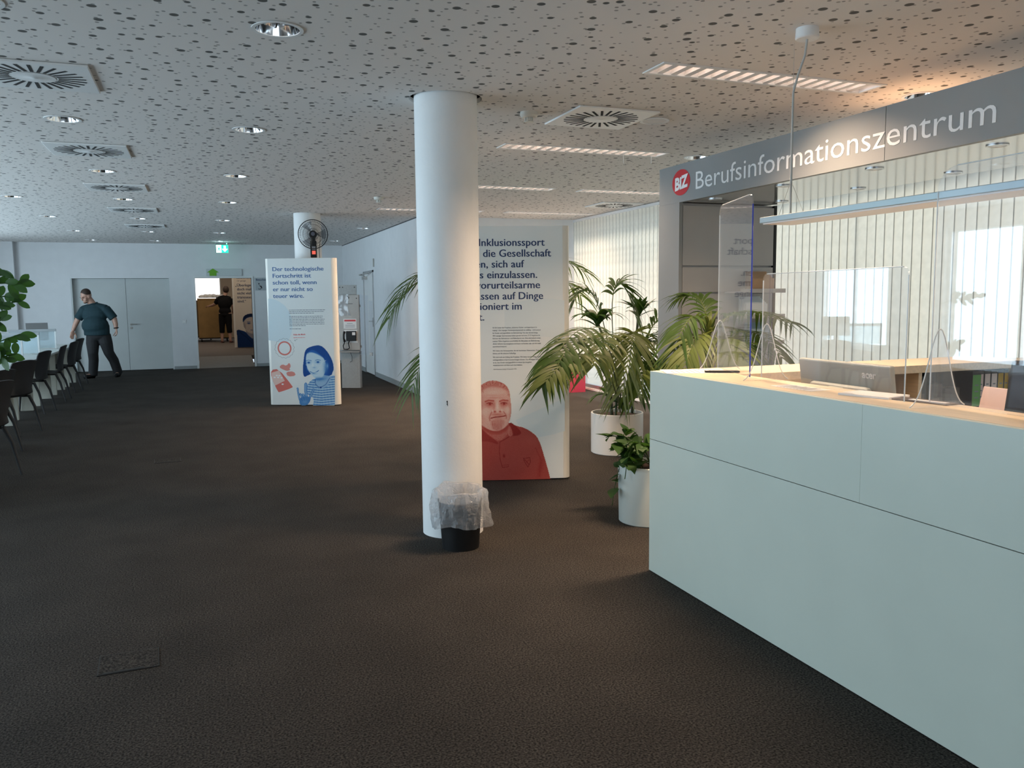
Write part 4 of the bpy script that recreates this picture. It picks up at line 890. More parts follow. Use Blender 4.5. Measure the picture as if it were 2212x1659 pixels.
def rosette(c, n, L, wid, droop, parent, m=LEAF3, up=.7, seed=1, name='leaf_rosette'):
    r = random.Random(seed); mb = MB()
    for k in range(n):
        a = 2*PI*k/n*2.4+r.uniform(-.3, .3); e = up*r.uniform(.5, 1.7); blade(mb, Vector(c)+Vector((0, 0, r.uniform(-.05, .03))), Vector((math.cos(a), math.sin(a), e)), L*r.uniform(.7, 1.1), wid*r.uniform(.8, 1.1), droop*r.uniform(.6, 1.4), None, 6, [.4, .8, 1, .9, .5, .02], .12)
    return mb.build(name, m, parent, True, merge=False)
def planter(t, r, h, m, r2=None):
    MB().lathe([(0, .012), (r-.01, .012), (r-.008, 0), (r, .006), (r2 or r, h-.004), ((r2 or r)-.003, h), ((r2 or r)-.014, h), ((r2 or r)-.016, h-.05), (0, h-.05)], 56).build('pot', m, t, True)
    vs = MB(); rr = (r2 or r)-.018; vs.lathe([(0, h-.028), (rr*.5, h-.022), (rr, h-.034)], 32); vs.build('soil', SOIL, t, True)
def local(t, px, py, Y): return at(px, py, 1, Y)-t.location
rn = random.Random(11)
t = empty('potted_palm', (3.83, 7.31, 0), 0, 'large feathery palm in a round white planter, left of the desk corner', 'potted plant', 'palms')
planter(t, .258, .40, POT); q = lambda x, y, Y=7.2: local(t, x, y, Y)
MB().tube([q(1322, 900, 7.3), q(1318, 830, 7.3), q(1300, 720, 7.3), q(1288, 690, 7.3)], [.016, .015, .013, .012], 8).build('cane', mat('green cane', (.06, .075, .03), .6), t, True)
MB().tube([q(1365, 900, 7.35), q(1368, 800, 7.35), q(1378, 690, 7.35)], [.016, .014, .012], 8).build('cane', mat('green cane', (.06, .075, .03)), t, True)
MB().tube([q(1330, 900, 7.25), q(1332, 850, 7.25), q(1345, 800, 7.25)], .012, 8).build('cane', mat('green cane', (.06, .075, .03)), t, True)
F = [  # base, two control points, tip (photograph position and depth)
 [(1345, 890, 7.25), (1320, 650, 6.2), (1240, 660, 5.5), (1168, 835, 5.3)], [(1340, 890, 7.25), (1325, 680, 6.1), (1230, 700, 5.45), (1195, 815, 5.25)],
 [(1345, 890, 7.3), (1290, 560, 7.4), (1345, 560, 7.4), (1378, 700, 7.3)], [(1340, 890, 7.3), (1300, 640, 7.4), (1280, 590, 7.5), (1236, 650, 7.5)],
 [(1350, 890, 7.2), (1372, 640, 7.0), (1380, 690, 6.85), (1342, 850, 6.8)], [(1352, 890, 7.2), (1390, 680, 7.1), (1440, 660, 7.1), (1492, 636, 7.1)],
 [(1352, 890, 7.2), (1385, 690, 7.1), (1425, 690, 7.0), (1432, 800, 6.95)], [(1340, 890, 7.25), (1310, 730, 6.0), (1245, 740, 5.4), (1178, 825, 5.15)],
 [(1350, 890, 7.2), (1350, 680, 6.8), (1310, 690, 6.3), (1285, 790, 6.1)], [(1352, 890, 7.2), (1370, 690, 7.0), (1392, 720, 6.95), (1385, 840, 6.9)],
 [(1350, 890, 7.2), (1390, 700, 7.3), (1440, 720, 7.4), (1475, 790, 7.4)]]
for i, pp in enumerate(F): frond([q(*c) for c in pp], 19, .29 if i in (0, 1, 7) else .34 if i in (2, 3) else .40, .033, .40, t, LEAF2 if i in (4, 7, 8) else LEAF, .40, rn)
rosette(q(1290, 695, 7.3), 20, .50, .072, .5, t, LEAF3, .9, 2); rosette(q(1380, 675, 7.35), 16, .32, .06, .28, t, LEAF3, 1.0, 3)
rosette(q(1315, 850, 7.25), 15, .34, .06, .5, t, LEAF3, .7, 4); rosette(q(1375, 850, 7.25), 15, .36, .06, .5, t, LEAF3, .7, 5); rosette(q(1345, 875, 7.2), 14, .24, .05, .5, t, LEAF3, .8, 6)

t = empty('potted_vine', (2.835, 4.95, 0), 0, 'leafy trailing plant in a tall pale planter against the desk corner', 'potted plant')
planter(t, .20, .40, POT2, .207); r = random.Random(4)
def heart(m, c, d, L, roll, mi=0):
    d = d.normalized(); s = d.cross(Vector((0, 0, 1))); s = s.normalized() if s.length > .05 else Vector((1, 0, 0)); n = s.cross(d); s = (s*math.cos(roll)+n*math.sin(roll)); n = s.cross(d)
    out = [(0, 0), (-.16, .22), (-.10, .42), (.10, .46), (.40, .36), (.72, .18), (1, 0)]
    vs = [c+d*(L*u)+s*(L*w)+n*(-L*.16*u*u+L*.10*w) for u, w in out]+[c+d*(L*u)-s*(L*w)+n*(-L*.16*u*u+L*.10*w) for u, w in out[1:-1]]+[c+d*(L*u)+n*(-L*.16*u*u) for u in (.1, .4, .72)]
    A, B, C_ = 12, 13, 14
    m.add(vs, [(0, 1, 2, A), (A, 2, 3), (A, 3, 4, B), (B, 4, 5, C_), (C_, 5, 6), (0, A, 7, ), (A, 8, 7), (A, B, 9, 8), (B, C_, 10, 9), (C_, 11, 10) if False else (C_, 6, 11, 10)] if len(vs) == 15 else [], mi)
def heart_leaf(m, c, d, L, roll):
    d = d.normalized(); s = d.cross(Vector((0, 0, 1))); s = s.normalized() if s.length > .05 else Vector((1, 0, 0)); n = s.cross(d); s = s*math.cos(roll)+n*math.sin(roll); n = s.cross(d)
    us = [0, .15, .35, .6, .82, 1]; ws = [.16, .40, .42, .30, .13, .0]; vs = []
    for u, w in zip(us, ws):
        uo = u-(.14 if u < .1 else 0); dn = -L*.22*u*u
        vs += [c+d*(L*uo)-s*(L*w)+n*(dn+L*.08*w), c+d*(L*u)+n*dn, c+d*(L*uo)+s*(L*w)+n*(dn+L*.08*w)]
    m.add(vs, [f for k in range(5) for f in ((3*k, 3*k+1, 3*k+4, 3*k+3), (3*k+1, 3*k+2, 3*k+5, 3*k+4))])
for k in range(15):
    a = r.uniform(0, 2*PI) if k > 9 else PI+r.uniform(-1.3, 1.0); m = MB(); R1 = r.uniform(.10, .25); h1 = .40+r.uniform(.05, .24)
    e = Vector((math.cos(a)*(R1+.05), math.sin(a)*(R1+.05), r.uniform(.10, .36) if k % 3 == 0 else h1-.03)); pts = [Vector((r.uniform(-.08, .08), r.uniform(-.08, .08), .37)), Vector((math.cos(a)*R1*.5, math.sin(a)*R1*.5, h1)), Vector((math.cos(a)*R1, math.sin(a)*R1, h1)), e]
    m.tube([bez(pts, j/8) for j in range(9)], .003, 5)
    for j in range(7):
        c = bez(pts, .3+.1*j); heart_leaf(m, c, Vector((math.cos(a+r.uniform(-1.4, 1.4)), math.sin(a+r.uniform(-1.4, 1.4)), r.uniform(-.6, .5))), r.uniform(.07, .115), r.uniform(-.7, .7))
    m.build('vine', LEAF3, t, True, merge=False)

t = empty('potted_palm', (3.56, 5.0, 0), 0, 'palm standing behind the return counter, in front of the panelled end wall', 'potted plant', 'palms')
planter(t, .20, .42, POT); q = lambda x, y, Y=5.0: local(t, x, y, Y)
for i, pp in enumerate([[(1530, 810, 5.0), (1545, 640, 5.0), (1600, 660, 5.0), (1716, 700, 5.2)], [(1530, 810, 5.0), (1560, 690, 5.1), (1640, 690, 5.2), (1690, 775, 5.3)], [(1525, 810, 5.0), (1520, 640, 5.0), (1490, 650, 4.95), (1445, 790, 4.8)],
     [(1525, 810, 5.0), (1530, 690, 4.9), (1500, 700, 4.8), (1478, 800, 4.7)], [(1530, 810, 5.0), (1555, 700, 4.85), (1580, 720, 4.7), (1590, 800, 4.6)], [(1528, 810, 5.0), (1535, 660, 5.1), (1520, 630, 5.2), (1475, 640, 5.3)], [(1530, 810, 5.0), (1570, 720, 5.0), (1620, 720, 5.0), (1655, 790, 4.9)]]):
    frond([q(*c) for c in pp], 17, .27, .026, .5, t, LEAF2 if i in (3, 4) else LEAF, .38, rn)
rosette(q(1530, 720, 5.05), 18, .30, .034, .35, t, LEAF2, 1.5, 7)
m = MB()
for k in range(11): a = -.85+.17*k; blade(m, q(1432, 850, 4.9), Vector((math.sin(a)*.9, -.1, math.cos(a))), .25, .045, .12, Vector((1, 0, 0)), 5, [.3, .7, 1, 1, .8, .3], .25)
m.build('fan_leaf', LEAF2, t, True, merge=False)
MB().tube([q(1525, 860, 5.0), q(1527, 740, 5.02)], .02, 8).build('cane', mat('green cane', (.06, .075, .03)), t, True)

t = empty('potted_palm', (2.75, 8.3, 0), 0, 'tall palm mostly hidden behind the front column and the grey board', 'potted plant', 'palms')
planter(t, .25, .42, POT); q = lambda x, y, Y=8.2: local(t, x, y, Y); b = (1075, 850, 8.3)
for pp in ([b, (1010, 520, 8.2), (890, 540, 8.2), (840, 690, 8.1)], [b, (1010, 560, 8.2), (925, 560, 8.25), (866, 650, 8.3)], [b, (1000, 700, 8.1), (925, 700, 8.0), (888, 850, 7.9)], [b, (1110, 560, 8.3), (1190, 530, 8.4), (1264, 588, 8.4)], [b, (1110, 600, 8.3), (1200, 570, 8.5), (1256, 640, 8.6)], [b, (1050, 560, 8.4), (1020, 540, 8.7), (1000, 600, 8.9)], [b, (1100, 560, 8.5), (1130, 540, 8.8), (1140, 620, 9.0)]):
    frond([q(*c) for c in pp], 18, .36, .028, .5, t, LEAF, .40, rn)
MB().tube([q(1075, 905, 8.3), q(1075, 840, 8.3)], .03, 8).build('cane', mat('green cane', (.06, .075, .03)), t, True)

t = empty('potted_shrub', (-1.92, 7.15, 0), 0, 'shrub with thick oval leaves at the left picture edge, in front of the desks', 'potted plant')
planter(t, .19, .45, POT); r = random.Random(8); q = lambda x, y, Y=7.2: local(t, x, y, Y)
MB().tube([(0, 0, .42), (.03, 0, .9), (.10, 0, 1.35), (.14, .02, 1.75)], [.016, .013, .01, .006], 8).build('stem', mat('grey brown bark', (.06, .045, .035), .8), t, True)
def oval(m, c, d, L, roll):
    sd = d.cross(Vector((.45*math.cos(roll), -1, .45*math.sin(roll)))); blade(m, c, d, L, L*.52, .12, sd, 6, [.15, .75, .98, 1, .8, .1], .08)
for st, en in (((.10, 0, 1.35), q(46, 650)), ((.13, 0, 1.6), q(44, 612)), ((.14, .02, 1.75), q(4, 585)), ((.06, 0, 1.0), q(44, 722)), ((.05, 0, .95), q(34, 765)), ((.08, 0, 1.2), q(6, 690)), ((.04, 0, .9), q(8, 775)), ((.10, 0, 1.4), q(10, 640)), ((.03, 0, .85), (-.3, .1, 1.0)), ((.1, 0, 1.4), (-.35, -.1, 1.5))):
    st, en = Vector(st), Vector(en); m = MB(); pts = [st, st.lerp(en, .5)+Vector((0, 0, .06)), en]; m.tube([bez(pts, k/6) for k in range(7)], .005, 5)
    for k in range(15):
        c = bez(pts, .35+.65*k/14); a = r.uniform(0, 2*PI); oval(m, c, Vector((math.cos(a), r.uniform(-.5, .3), math.sin(a)+.25))+(en-st).normalized()*.4, r.uniform(.085, .125), r.uniform(0, 2*PI))
    m.build('branch', LEAF3, t, True, merge=False)

# ================================================================== desk row and chairs on the left
TD = mat('pale desk laminate', (.52, .55, .53), .4); TL = mat('cream desk leg', (.50, .49, .42), .5)
def desk(y0, y1, lb):
    t = empty('work_desk', (-2.25 if y0 > 11 else -2.2, (y0+y1)/2, 0), 0, lb, 'desk', 'work desks in a row'); h = (y1-y0)/2-.004
    MB().box(-.85, 0, -h, h, .70, .73).build('tabletop', TD, t, bevel=.003)
    for x in (-.28, -.83):
        for y in (-h+.24, h-.29): MB().box(x, x+.22, y, y+.05, 0, .6995).build('leg', TL, t, bevel=.002)
    MB().box(-.60, -.57, -h+.14, h-.14, .30, .6995).build('modesty_panel', mat('blue grey panel', (.16, .20, .26), .6), t)
    return t
YD = [6.6, 8.46, 10.32, 12.18, 13.75, 15.3, 16.7, 18.08]
for i in range(7): desk(YD[i], YD[i+1], 'pale work desk, %s from the viewer in the left row' % ORD[i])
def divider(y, k):
    t = empty('desk_divider', (-2.39, y, .731), 0, 'glass desk divider with grey top rail, %s from the viewer' % ORD[k], 'divider', 'glass desk dividers')
    MB().box(-.75, 0, -.012, .012, .30, .342).build('top_rail', mat('grey rail', (.30, .32, .33), .5), t, bevel=.003)
    for x in (-.03, -.75): MB().box(x, x+.025, -.011, .011, .0, .30).build('post', mat('pale post', (.62, .64, .64), .4), t)
    MB().box(-.724, -.031, -.004, .004, .015, .299).build('pane', PARTG, t); MB().box(-.11, .0, -.06, .06, .0002, .004).build('foot', STEEL, t)
for k, y in enumerate((11.9, 13.49, 14.80, 16.44)): divider(y, k)
for x, y, z, lb, w in ((-2.80, 17.2, 0, 'small grey screen standing on the farthest desks behind the dividers', .36), (-2.75, 12.6, 0, 'dark screen on the desk at the left picture edge, behind the shrub', .45)):
    t = empty('desk_screen', (x, y, .7305), .3, lb, 'screen'); m = mat('screen grey', (.2, .2, .2), .5) if w < .4 else BLACK
    MB().box(-w/2, w/2, 0, .03, .12, .44, 0, Matrix.Rotation(-.15, 4, 'X')).build('panel', m, t, bevel=.004); MB().box(-.03, .03, .03, .06, .01, .3).build('neck', m, t); MB().box(-.11, .11, -.05, .12, 0, .012).build('foot', m, t)
def chair(lb):
    t = empty('chair', (0, 0, 0), 0, lb, 'chair', 'charcoal chairs along the desks')      # faces -x, back towards +x
    prof = [(-.225, .425), (-.20, .445), (-.10, .448), (.05, .440), (.135, .440), (.185, .465), (.205, .53), (.215, .62), (.235, .72), (.262, .81), (.280, .87)]; wd = [.18, .205, .22, .222, .215, .20, .20, .215, .228, .232, .222]
    def shell(a, b, nm, curve):
        m = MB(); n = 10; vs = []; fs = []
        for s in (0, 1):
            for i in range(a, b):
                x, z = prof[i]; tx, tz = prof[min(i+1, 10)][0]-prof[max(i-1, 0)][0], prof[min(i+1, 10)][1]-prof[max(i-1, 0)][1]; l = math.hypot(tx, tz); nx, nz = -tz/l, tx/l
                for j in range(n+1):
                    v = -1+2*j/n; c = curve*(v*v); vs.append((x-(c if i > 5 else 0)+nx*.011*s, v*wd[i], z+(c*.5 if i <= 5 else 0)+nz*.011*s - (.02*v*v if i == 10 else 0)))
        R = b-a; o = R*(n+1)
        for i in range(R-1):
            for j in range(n): q0 = i*(n+1)+j; fs += [(q0, q0+1, q0+n+2, q0+n+1), (o+q0, o+q0+n+1, o+q0+n+2, o+q0+1)]
        for i in range(R-1):
            for j in (0, n): q0 = i*(n+1)+j; fs.append((q0, q0+n+1, o+q0+n+1, o+q0))
        for j in range(n):
            for q0 in (j, (R-1)*(n+1)+j): fs.append((q0, q0+1, o+q0+1, o+q0))
        return m.add(vs, fs).build(nm, CHAIRM, t, True, ang=50)
    shell(0, 6, 'seat', .02); shell(5, 11, 'backrest', .03)
    for s in (-1, 1):
        MB().tube([(.14, s*.185, .44), (.20, s*.195, .30), (.265, s*.205, 0)], [.019, .017, .012], 8).build('leg', CHAIRM, t, True)
        MB().tube([(-.17, s*.185, .435), (-.20, s*.195, .2), (-.225, s*.20, 0)], [.018, .016, .012], 8).build('leg', CHAIRM, t, True)
        MB().tube([(-.17, s*.185, .43), (.15, s*.185, .43)], .013, 8).build('seat_rail', CHAIRM, t, True)
    return t
c0 = chair('charcoal plastic chair nearest the viewer, cut by the left picture edge')
CH = [(-1.90, 8.36, -.36), (-2.13, 9.72, -.34), (-2.18, 11.17, -.42), (-2.30, 13.18, -.2), (-2.28, 14.65, -.05), (-2.29, 16.0, -.16), (-2.355, 17.25, -.18)]
for i, (x, y, a) in enumerate(CH):
    if i == 0: c0.location = (x, y, 0); c0.rotation_euler = (0, 0, a)
    else: dup(c0, (x, y, 0), a, 'charcoal plastic chair, %s from the viewer along the desk row' % ORD[i])

# ================================================================== people
def quat(d): return Vector((0, 0, 1)).rotation_difference(Vector(d).normalized())
def hand(m, wrist, d, palm_n, s=1.0, curl=.5, thumb=1):
    """palm, five bent fingers of different length, thumb from the side"""
    d = Vector(d).normalized(); n = Vector(palm_n); n = (n-d*n.dot(d)).normalized(); w = d.cross(n); wrist = Vector(wrist)
    rot = Matrix((w, n, d)).transposed().to_quaternion(); m.ball(wrist+d*.048*s, (.040*s, .017*s, .055*s), 14, 0, rot)
    for k, (o, l) in enumerate(((-.030, .064), (-.010, .074), (.010, .070), (.029, .055))):
        b = wrist+d*.085*s+w*o*s; p1_ = b+(d*math.cos(curl*.5)+n*math.sin(curl*.5))*l*.45*s; p2_ = p1_+(d*math.cos(curl*1.3)+n*math.sin(curl*1.3))*l*.32*s; p3 = p2_+(d*math.cos(curl*2)+n*math.sin(curl*2))*l*.28*s
        m.tube([b-d*.02*s, b, p1_, p2_, p3], [.0095*s, .0095*s, .009*s, .0085*s, .007*s], 8)
    b = wrist+d*.03*s-w*.034*s*thumb; m.tube([b, b+(d*.7-w*.6*thumb+n*.3)*.035*s, b+(d*1.0-w*.5*thumb+n*.6)*.062*s, b+(d*1.15-w*.35*thumb+n*.8)*.078*s], [.012*s, .0115*s, .010*s, .008*s], 8)
def head(m, c, f, s=1.0, up=(0, 0, 1)):
    """skull, jaw, nose, brow, ears; f is where the face looks"""
    f = Vector(f).normalized(); u = Vector(up); u = (u-f*u.dot(f)).normalized(); r = f.cross(u); c = Vector(c); rot = Matrix((r, f, u)).transposed().to_quaternion()
    P_ = lambda x, y, z: c+(r*x+f*y+u*z)*s
    m.ball(P_(0, -.012, .025), (.077*s, .094*s, .098*s), 20, 0, rot); m.ball(P_(0, .022, -.048), (.060*s, .066*s, .070*s), 16, 0, rot); m.ball(P_(0, .070, -.088), (.030*s, .022*s, .022*s), 12, 0, rot)
    m.tube([P_(0, .080, .012), P_(0, .094, -.012), P_(0, .106, -.034)], [.010*s, .012*s, .016*s], 8); m.ball(P_(0, .08, .022), (.055*s, .014*s, .010*s), 12, 0, rot)
    m.ball(P_(0, .078, -.066), (.026*s, .012*s, .009*s), 10, 0, rot)
    for q in (-1, 1): m.ball(P_(q*.078, -.008, -.008), (.011*s, .024*s, .034*s), 10, 0, rot); m.ball(P_(q*.048, .058, -.035), (.024*s, .024*s, .024*s), 10, 0, rot)
    return P_, rot
# man in the teal polo shirt, in front of the double door
t = empty('person', (-1.95, 18.75, 0), -yaw, 'heavy man in dark teal polo shirt and grey trousers, looking down beside the desk row', 'person')
m = MB(); fdir = (-.50, -.80, -.42); hc = (-.185, -.075, 1.645)
P_, hr = head(m, hc, fdir, 1.12)
m.tube([(-.085, .02, 1.42), (-.11, .0, 1.50), (-.16, -.04, 1.60)], [.085, .072, .07], 14)
m.ball((-.075, .01, 1.28), (.235, .145, .20), 20); m.ball((-.05, -.05, 1.05), (.245, .19, .22), 20); m.ball((-.02, .0, .88), (.215, .16, .14), 20)
m.tube([(-.29, .0, 1.375), (-.075, .02, 1.44), (.15, .02, 1.385)], [.075, .085, .078], 12)
m.tube([(-.27, .0, 1.375), (-.335, -.02, 1.29), (-.40, -.035, 1.19), (-.45, -.06, 1.07), (-.49, -.085, .955)], [.080, .066, .056, .048, .032], 12)
m.tube([(.14, .02, 1.385), (.225, .035, 1.29), (.295, .05, 1.18), (.33, .02, 1.08), (.352, -.01, .985)], [.082, .068, .056, .048, .032], 12)
hand(m, (-.49, -.085, .955), (-.22, -.12, -1), (.6, -.6, 0), 1.1, .35, 1); hand(m, (.352, -.01, .985), (.12, -.12, -1), (-.6, -.4, 0), 1.1, .75, -1)
LGL = [(-.13, .0, .86), (-.125, -.05, .70), (-.095, -.12, .49), (-.10, -.10, .36), (-.12, -.13, .10)]; LGR = [(.09, .0, .86), (.125, .0, .70), (.165, .01, .50), (.215, .09, .34), (.272, .15, .11)]
for L_ in (LGL, LGR): m.tube(L_, [.105, .095, .068, .064, .042], 14)
for a, b in (((-.12, -.12, .07), (-.20, -.30, .045)), ((.275, .15, .08), (.285, .0, .045))): m.tube([a, b], [.04, .035], 10)
blended('body', m, .0085, 4, SKIN, t)
s_ = MB(); s_.ball((-.075, .01, 1.28), (.252, .16, .205), 20); s_.ball((-.05, -.05, 1.06), (.262, .205, .205), 20); s_.lathe([(0, .0), (.245, .0), (.25, .03), (.25, .2), (0, .2)], 28, 0, Matrix.Translation((-.035, -.03, .862)) @ Matrix.Diagonal((1, .72, 1, 1)))
s_.tube([(-.30, .0, 1.372), (-.075, .025, 1.435), (.16, .02, 1.385)], [.088, .098, .09], 14); s_.tube([(-.27, .0, 1.38), (-.335, -.02, 1.29), (-.395, -.035, 1.195)], [.098, .086, .086], 14); s_.tube([(.14, .02, 1.39), (.225, .035, 1.29), (.285, .048, 1.195)], [.10, .088, .088], 14)
s_.tube([(-.085, .015, 1.44), (-.105, .0, 1.50)], [.098, .088], 14)
sh = blended('polo_shirt', s_, .012, 3, SHIRT, t)
MB().tube([(-.105+.09*math.cos(a), .0+.085*math.sin(a), 1.495+.022*math.cos(a)-.012*math.sin(-a)) for a in [2*PI*k/16 for k in range(15)]], .014, 6).build('collar', SHIRT, sh, True)
s_ = MB(); s_.ball((-.02, .0, .86), (.228, .17, .12), 20); 
for L_ in (LGL, LGR): s_.tube([*L_[:4], (L_[4][0]*.99, L_[4][1], L_[4][2]-.055)], [.128, .124, .098, .094, .086], 14)
blended('trousers', s_, .012, 2, TROUS, t)
for a, b in (((-.115, -.10, .045), (-.205, -.32, .035)), ((.272, .175, .06), (.290, -.03, .04))):
    a, b = Vector(a), Vector(b); f = (b-a).normalized(); s_ = MB(); s_.tube([a-f*.035, a, a.lerp(b, .5), b-f*.03, b], [.03, .046, .046, .044, .026], 14); o = blended('shoe', s_, .008, 2, BLACK, t)
    lo = min(v.co.z for v in o.data.vertices)
    for v in o.data.vertices: v.co.z = max((v.co.z-lo)*.95, .0) if v.co.z-lo > .018 else 0
s_ = MB(); s_.ball(P_(0, -.023, .055), (.083*1.12, .089*1.12, .082*1.12), 20, 0, hr); blended('hair', s_, .010, 1, HAIR, t)
e_ = MB()
for q in (-1, 1): e_.ball(P_(q*.031, .083, -.002), (.013, .007, .006), 10, 0, hr); e_.ball(P_(q*.033, .088, .020), (.022, .006, .004), 10, 0, hr)
e_.build('eyes_and_brows', HAIR, t, True, merge=False)
b_ = MB().ball(P_(0, .062, -.088), (.040*1.1, .034, .026), 14, 0, hr); b_.build('beard', mat('stubble', (.16, .09, .06), .8), t, True)
MB().tube([(.348+.040*math.cos(a), -.005+.040*math.sin(a), 1.005+.004*math.cos(a)) for a in [2*PI*k/16 for k in range(17)]], .011, 6).build('wrist_watch', BLACK, t, True)
# person in black, leaning on the containers beyond the doorway (seen from behind)
pz = at(489, 737, 1, 28.1); t = empty('person', (pz.x, 28.1, .18), -.30, 'person in black with three quarter trousers, seen from behind, leaning on the tall crates', 'person')
m = MB(); P_, hr = head(m, (.04, .06, 1.66), (-.3, 1, -.1), 1.05); m.tube([(.0, .02, 1.44), (.04, .05, 1.60)], [.07, .062], 12)
m.ball((.0, .0, 1.25), (.20, .125, .22), 18); m.ball((0, .0, 1.0), (.175, .12, .17), 18); m.tube([(-.19, .02, 1.40), (0, .02, 1.44), (.18, .02, 1.39)], [.065, .08, .065], 12)
m.tube([(-.19, .02, 1.40), (-.32, .10, 1.24), (-.46, .22, 1.19), (-.58, .32, 1.17)], [.065, .052, .045, .032], 10); m.tube([(.18, .02, 1.39), (.23, .06, 1.2), (.22, .16, 1.05), (.18, .26, .98)], [.065, .052, .042, .032], 10)
hand(m, (-.58, .32, 1.17), (-.7, .4, -.05), (0, .2, -1), 1.05, .5); hand(m, (.18, .26, .98), (-.2, .9, -.1), (-1, 0, 0), 1.05, .9)
for s in (-1, 1): m.tube([(s*.09, 0, .95), (s*.10, .0, .72), (s*.105, -.01, .5), (s*.12, -.0, .3), (s*.13, .0, .08)], [.10, .09, .062, .055, .04], 12); m.tube([(s*.13, -.03, .05), (s*.14, .16, .035)], [.038, .032], 10)
blended('body', m, .0095, 3, SKIN, t)
s_ = MB(); s_.ball((.0, .0, 1.25), (.215, .142, .225), 18); s_.ball((0, .0, 1.0), (.195, .14, .16), 18); s_.tube([(-.19, .02, 1.40), (0, .02, 1.44), (.18, .02, 1.39)], [.08, .092, .08], 12); s_.ball((0, 0, .90), (.19, .14, .09), 16); s_.tube([(-.19, .02, 1.40), (-.30, .085, 1.26)], [.08, .075], 12); s_.tube([(.18, .02, 1.39), (.225, .055, 1.22)], [.08, .074], 12)
BCL = mat('black cloth', (.008, .008, .009), .9, spec=.1); blended('t_shirt', s_, .014, 3, BCL, t)
s_ = MB(); s_.ball((0, 0, .92), (.18, .135, .12), 16)
for s in (-1, 1): s_.tube([(s*.09, 0, .92), (s*.10, .0, .72), (s*.11, -.01, .5), (s*.12, .0, .32)], [.115, .108, .088, .082], 12)
blended('trousers', s_, .014, 2, BCL, t)
s_ = MB(); s_.ball(P_(0, -.035, .03), (.098, .105, .115), 16, 0, hr); blended('hair', s_, .012, 1, HAIR, t)
for s in (-1, 1): MB().tube([(s*.13, -.06, .03), (s*.135, .05, .035), (s*.14, .20, .02)], [.03, .042, .028], 12).build('sandal', mat('dark red leather', (.09, .02, .015), .6), t, True)

# ================================================================== passage: kiosk, brochure holder, fan, signs
t = empty('phone_pillar', (2.40, 14.46, 0), -.46, 'stainless steel phone pillar with black telephone, behind the blue lettered board', 'telephone pillar')
MB().box(-.165, .165, -.02, .09, 0, .64).box(-.155, .155, .03, .09, .64, 1.60).build('pillar', DULL, t, bevel=.003)
MB().box(-.20, .12, .04, .06, 1.45, 1.78).build('back_plate', DULL, t, bevel=.002)
MB().box(-.18, .18, -.03, .025, .66, 1.61).build('front_plate', mat('warm steel', (.37, .34, .31), .45, .3, noise=.06, nscale=8), t, bevel=.004)
MB().box(-.19, .19, -.13, .0, .625, .645).build('shelf_plate', DULL, t, bevel=.003)
MB().box(-.10, .13, -.034, -.0305, 1.03, 1.20).build('notice', PAPER, t); MB().box(-.085, .115, -.0355, -.034, 1.155, 1.185).build('notice_heading', RED, t)
nm_ = MB()
for k in range(3): nm_.box(-.04 if k == 0 else -.07, .06 if k == 0 else .10, -.0355, -.034, 1.115-.03*k, 1.123-.03*k)
nm_.build('notice_lines', GREYINK, t)
MB().box(-.09, .14, -.036, -.0305, .79, 1.01).build('phone_mount', PAPER, t)
ph = MB().box(-.05, .125, -.075, -.0365, .82, .99).build('telephone', BLACK, t, bevel=.008)
MB().box(.06, .115, -.078, -.0745, .92, .97).build('display', PAPER, ph)
MB().tube([(-.075, -.075, .98), (-.082, -.10, .93), (-.082, -.10, .86), (-.075, -.075, .81)], [.022, .016, .016, .022], 10).build('handset', BLACK, ph, True)
MB().tube([(-.075, -.08, .80), (-.10, -.09, .74), (-.09, -.09, .68), (-.03, -.09, .675), (.01, -.09, .70), (-.01, -.08, .78), (.0, -.06, .82)], .010, 8).build('coiled_cord', BLACK, ph, True)
for x, z in ((-.17, 1.74), (-.12, 1.74), (.09, 1.74), (-.13, 1.55), (.005, 1.56), (.14, 1.55)): MB().lathe([(0, 0), (.009, 0), (.009, .004), (0, .004)], 12, M=Matrix.Translation((x, .039 if z > 1.7 else -.0305, z)) @ Matrix.Rotation(PI/2, 4, 'X')).build('screw', BLACK, t)
MB().box(-.05, .07, -.032, -.0302, 1.455, 1.462).build('slot', BLACK, t)
MB().tube([(.02, -.07, .62), (.04, -.06, .55), (.035, -.05, .47), (.0, -.05, .455)], .004, 6).build('cable', BLACK, t, True)
MB().box(-.12, .12, -.0225, -.020, .20, .44).build('service_flap', DULL, t)
vs = []; fs = []; rr_ = random.Random(3)
for j in range(9):
    for i in range(7): vs.append((-.185+.19*i/6-.03*(j/8)+rr_.uniform(-.008, .008)+(.06*max(0, j-5)/3), -.037-rr_.uniform(.0, .016), 1.61-.36*j/8+rr_.uniform(-.01, .01)))
for j in range(8):
    for i in range(6): fs.append((j*7+i, j*7+i+1, j*7+i+8, j*7+i+7))
MB().add(vs, fs).build('plastic_film', clear('crumpled film', (.9, .92, .95), 1.6, .06, .3), t, True, ang=15)
h = MB().box(.20, .225, -.02, .02, .60, 1.62).build('brochure_holder', PLEXI, t)
for x in (.225, .30, .38): MB().box(x, x+.005, -.10, .10, .60, 1.60-.1*(x > .35)).build('clear_plate', PLEXI, h)
MB().box(.20, .40, -.11, .11, .585, .60).build('clear_base', PLEXI, h); MB().box(.37, .41, -.12, -.04, .56, .62).build('clip', STEEL, h)
MB().box(.155, .20, .0, .02, .70, .74).build('holder_arm', DULL, h); MB().box(.155, .20, .0, .02, 1.40, 1.44).build('holder_arm', DULL, h)
cF = Vector((1.565, 12.37, 2.475)); t = empty('wall_fan', tuple(cF), math.radians(-8), 'black round wall fan with wire guard, mounted on the rear column', 'fan')
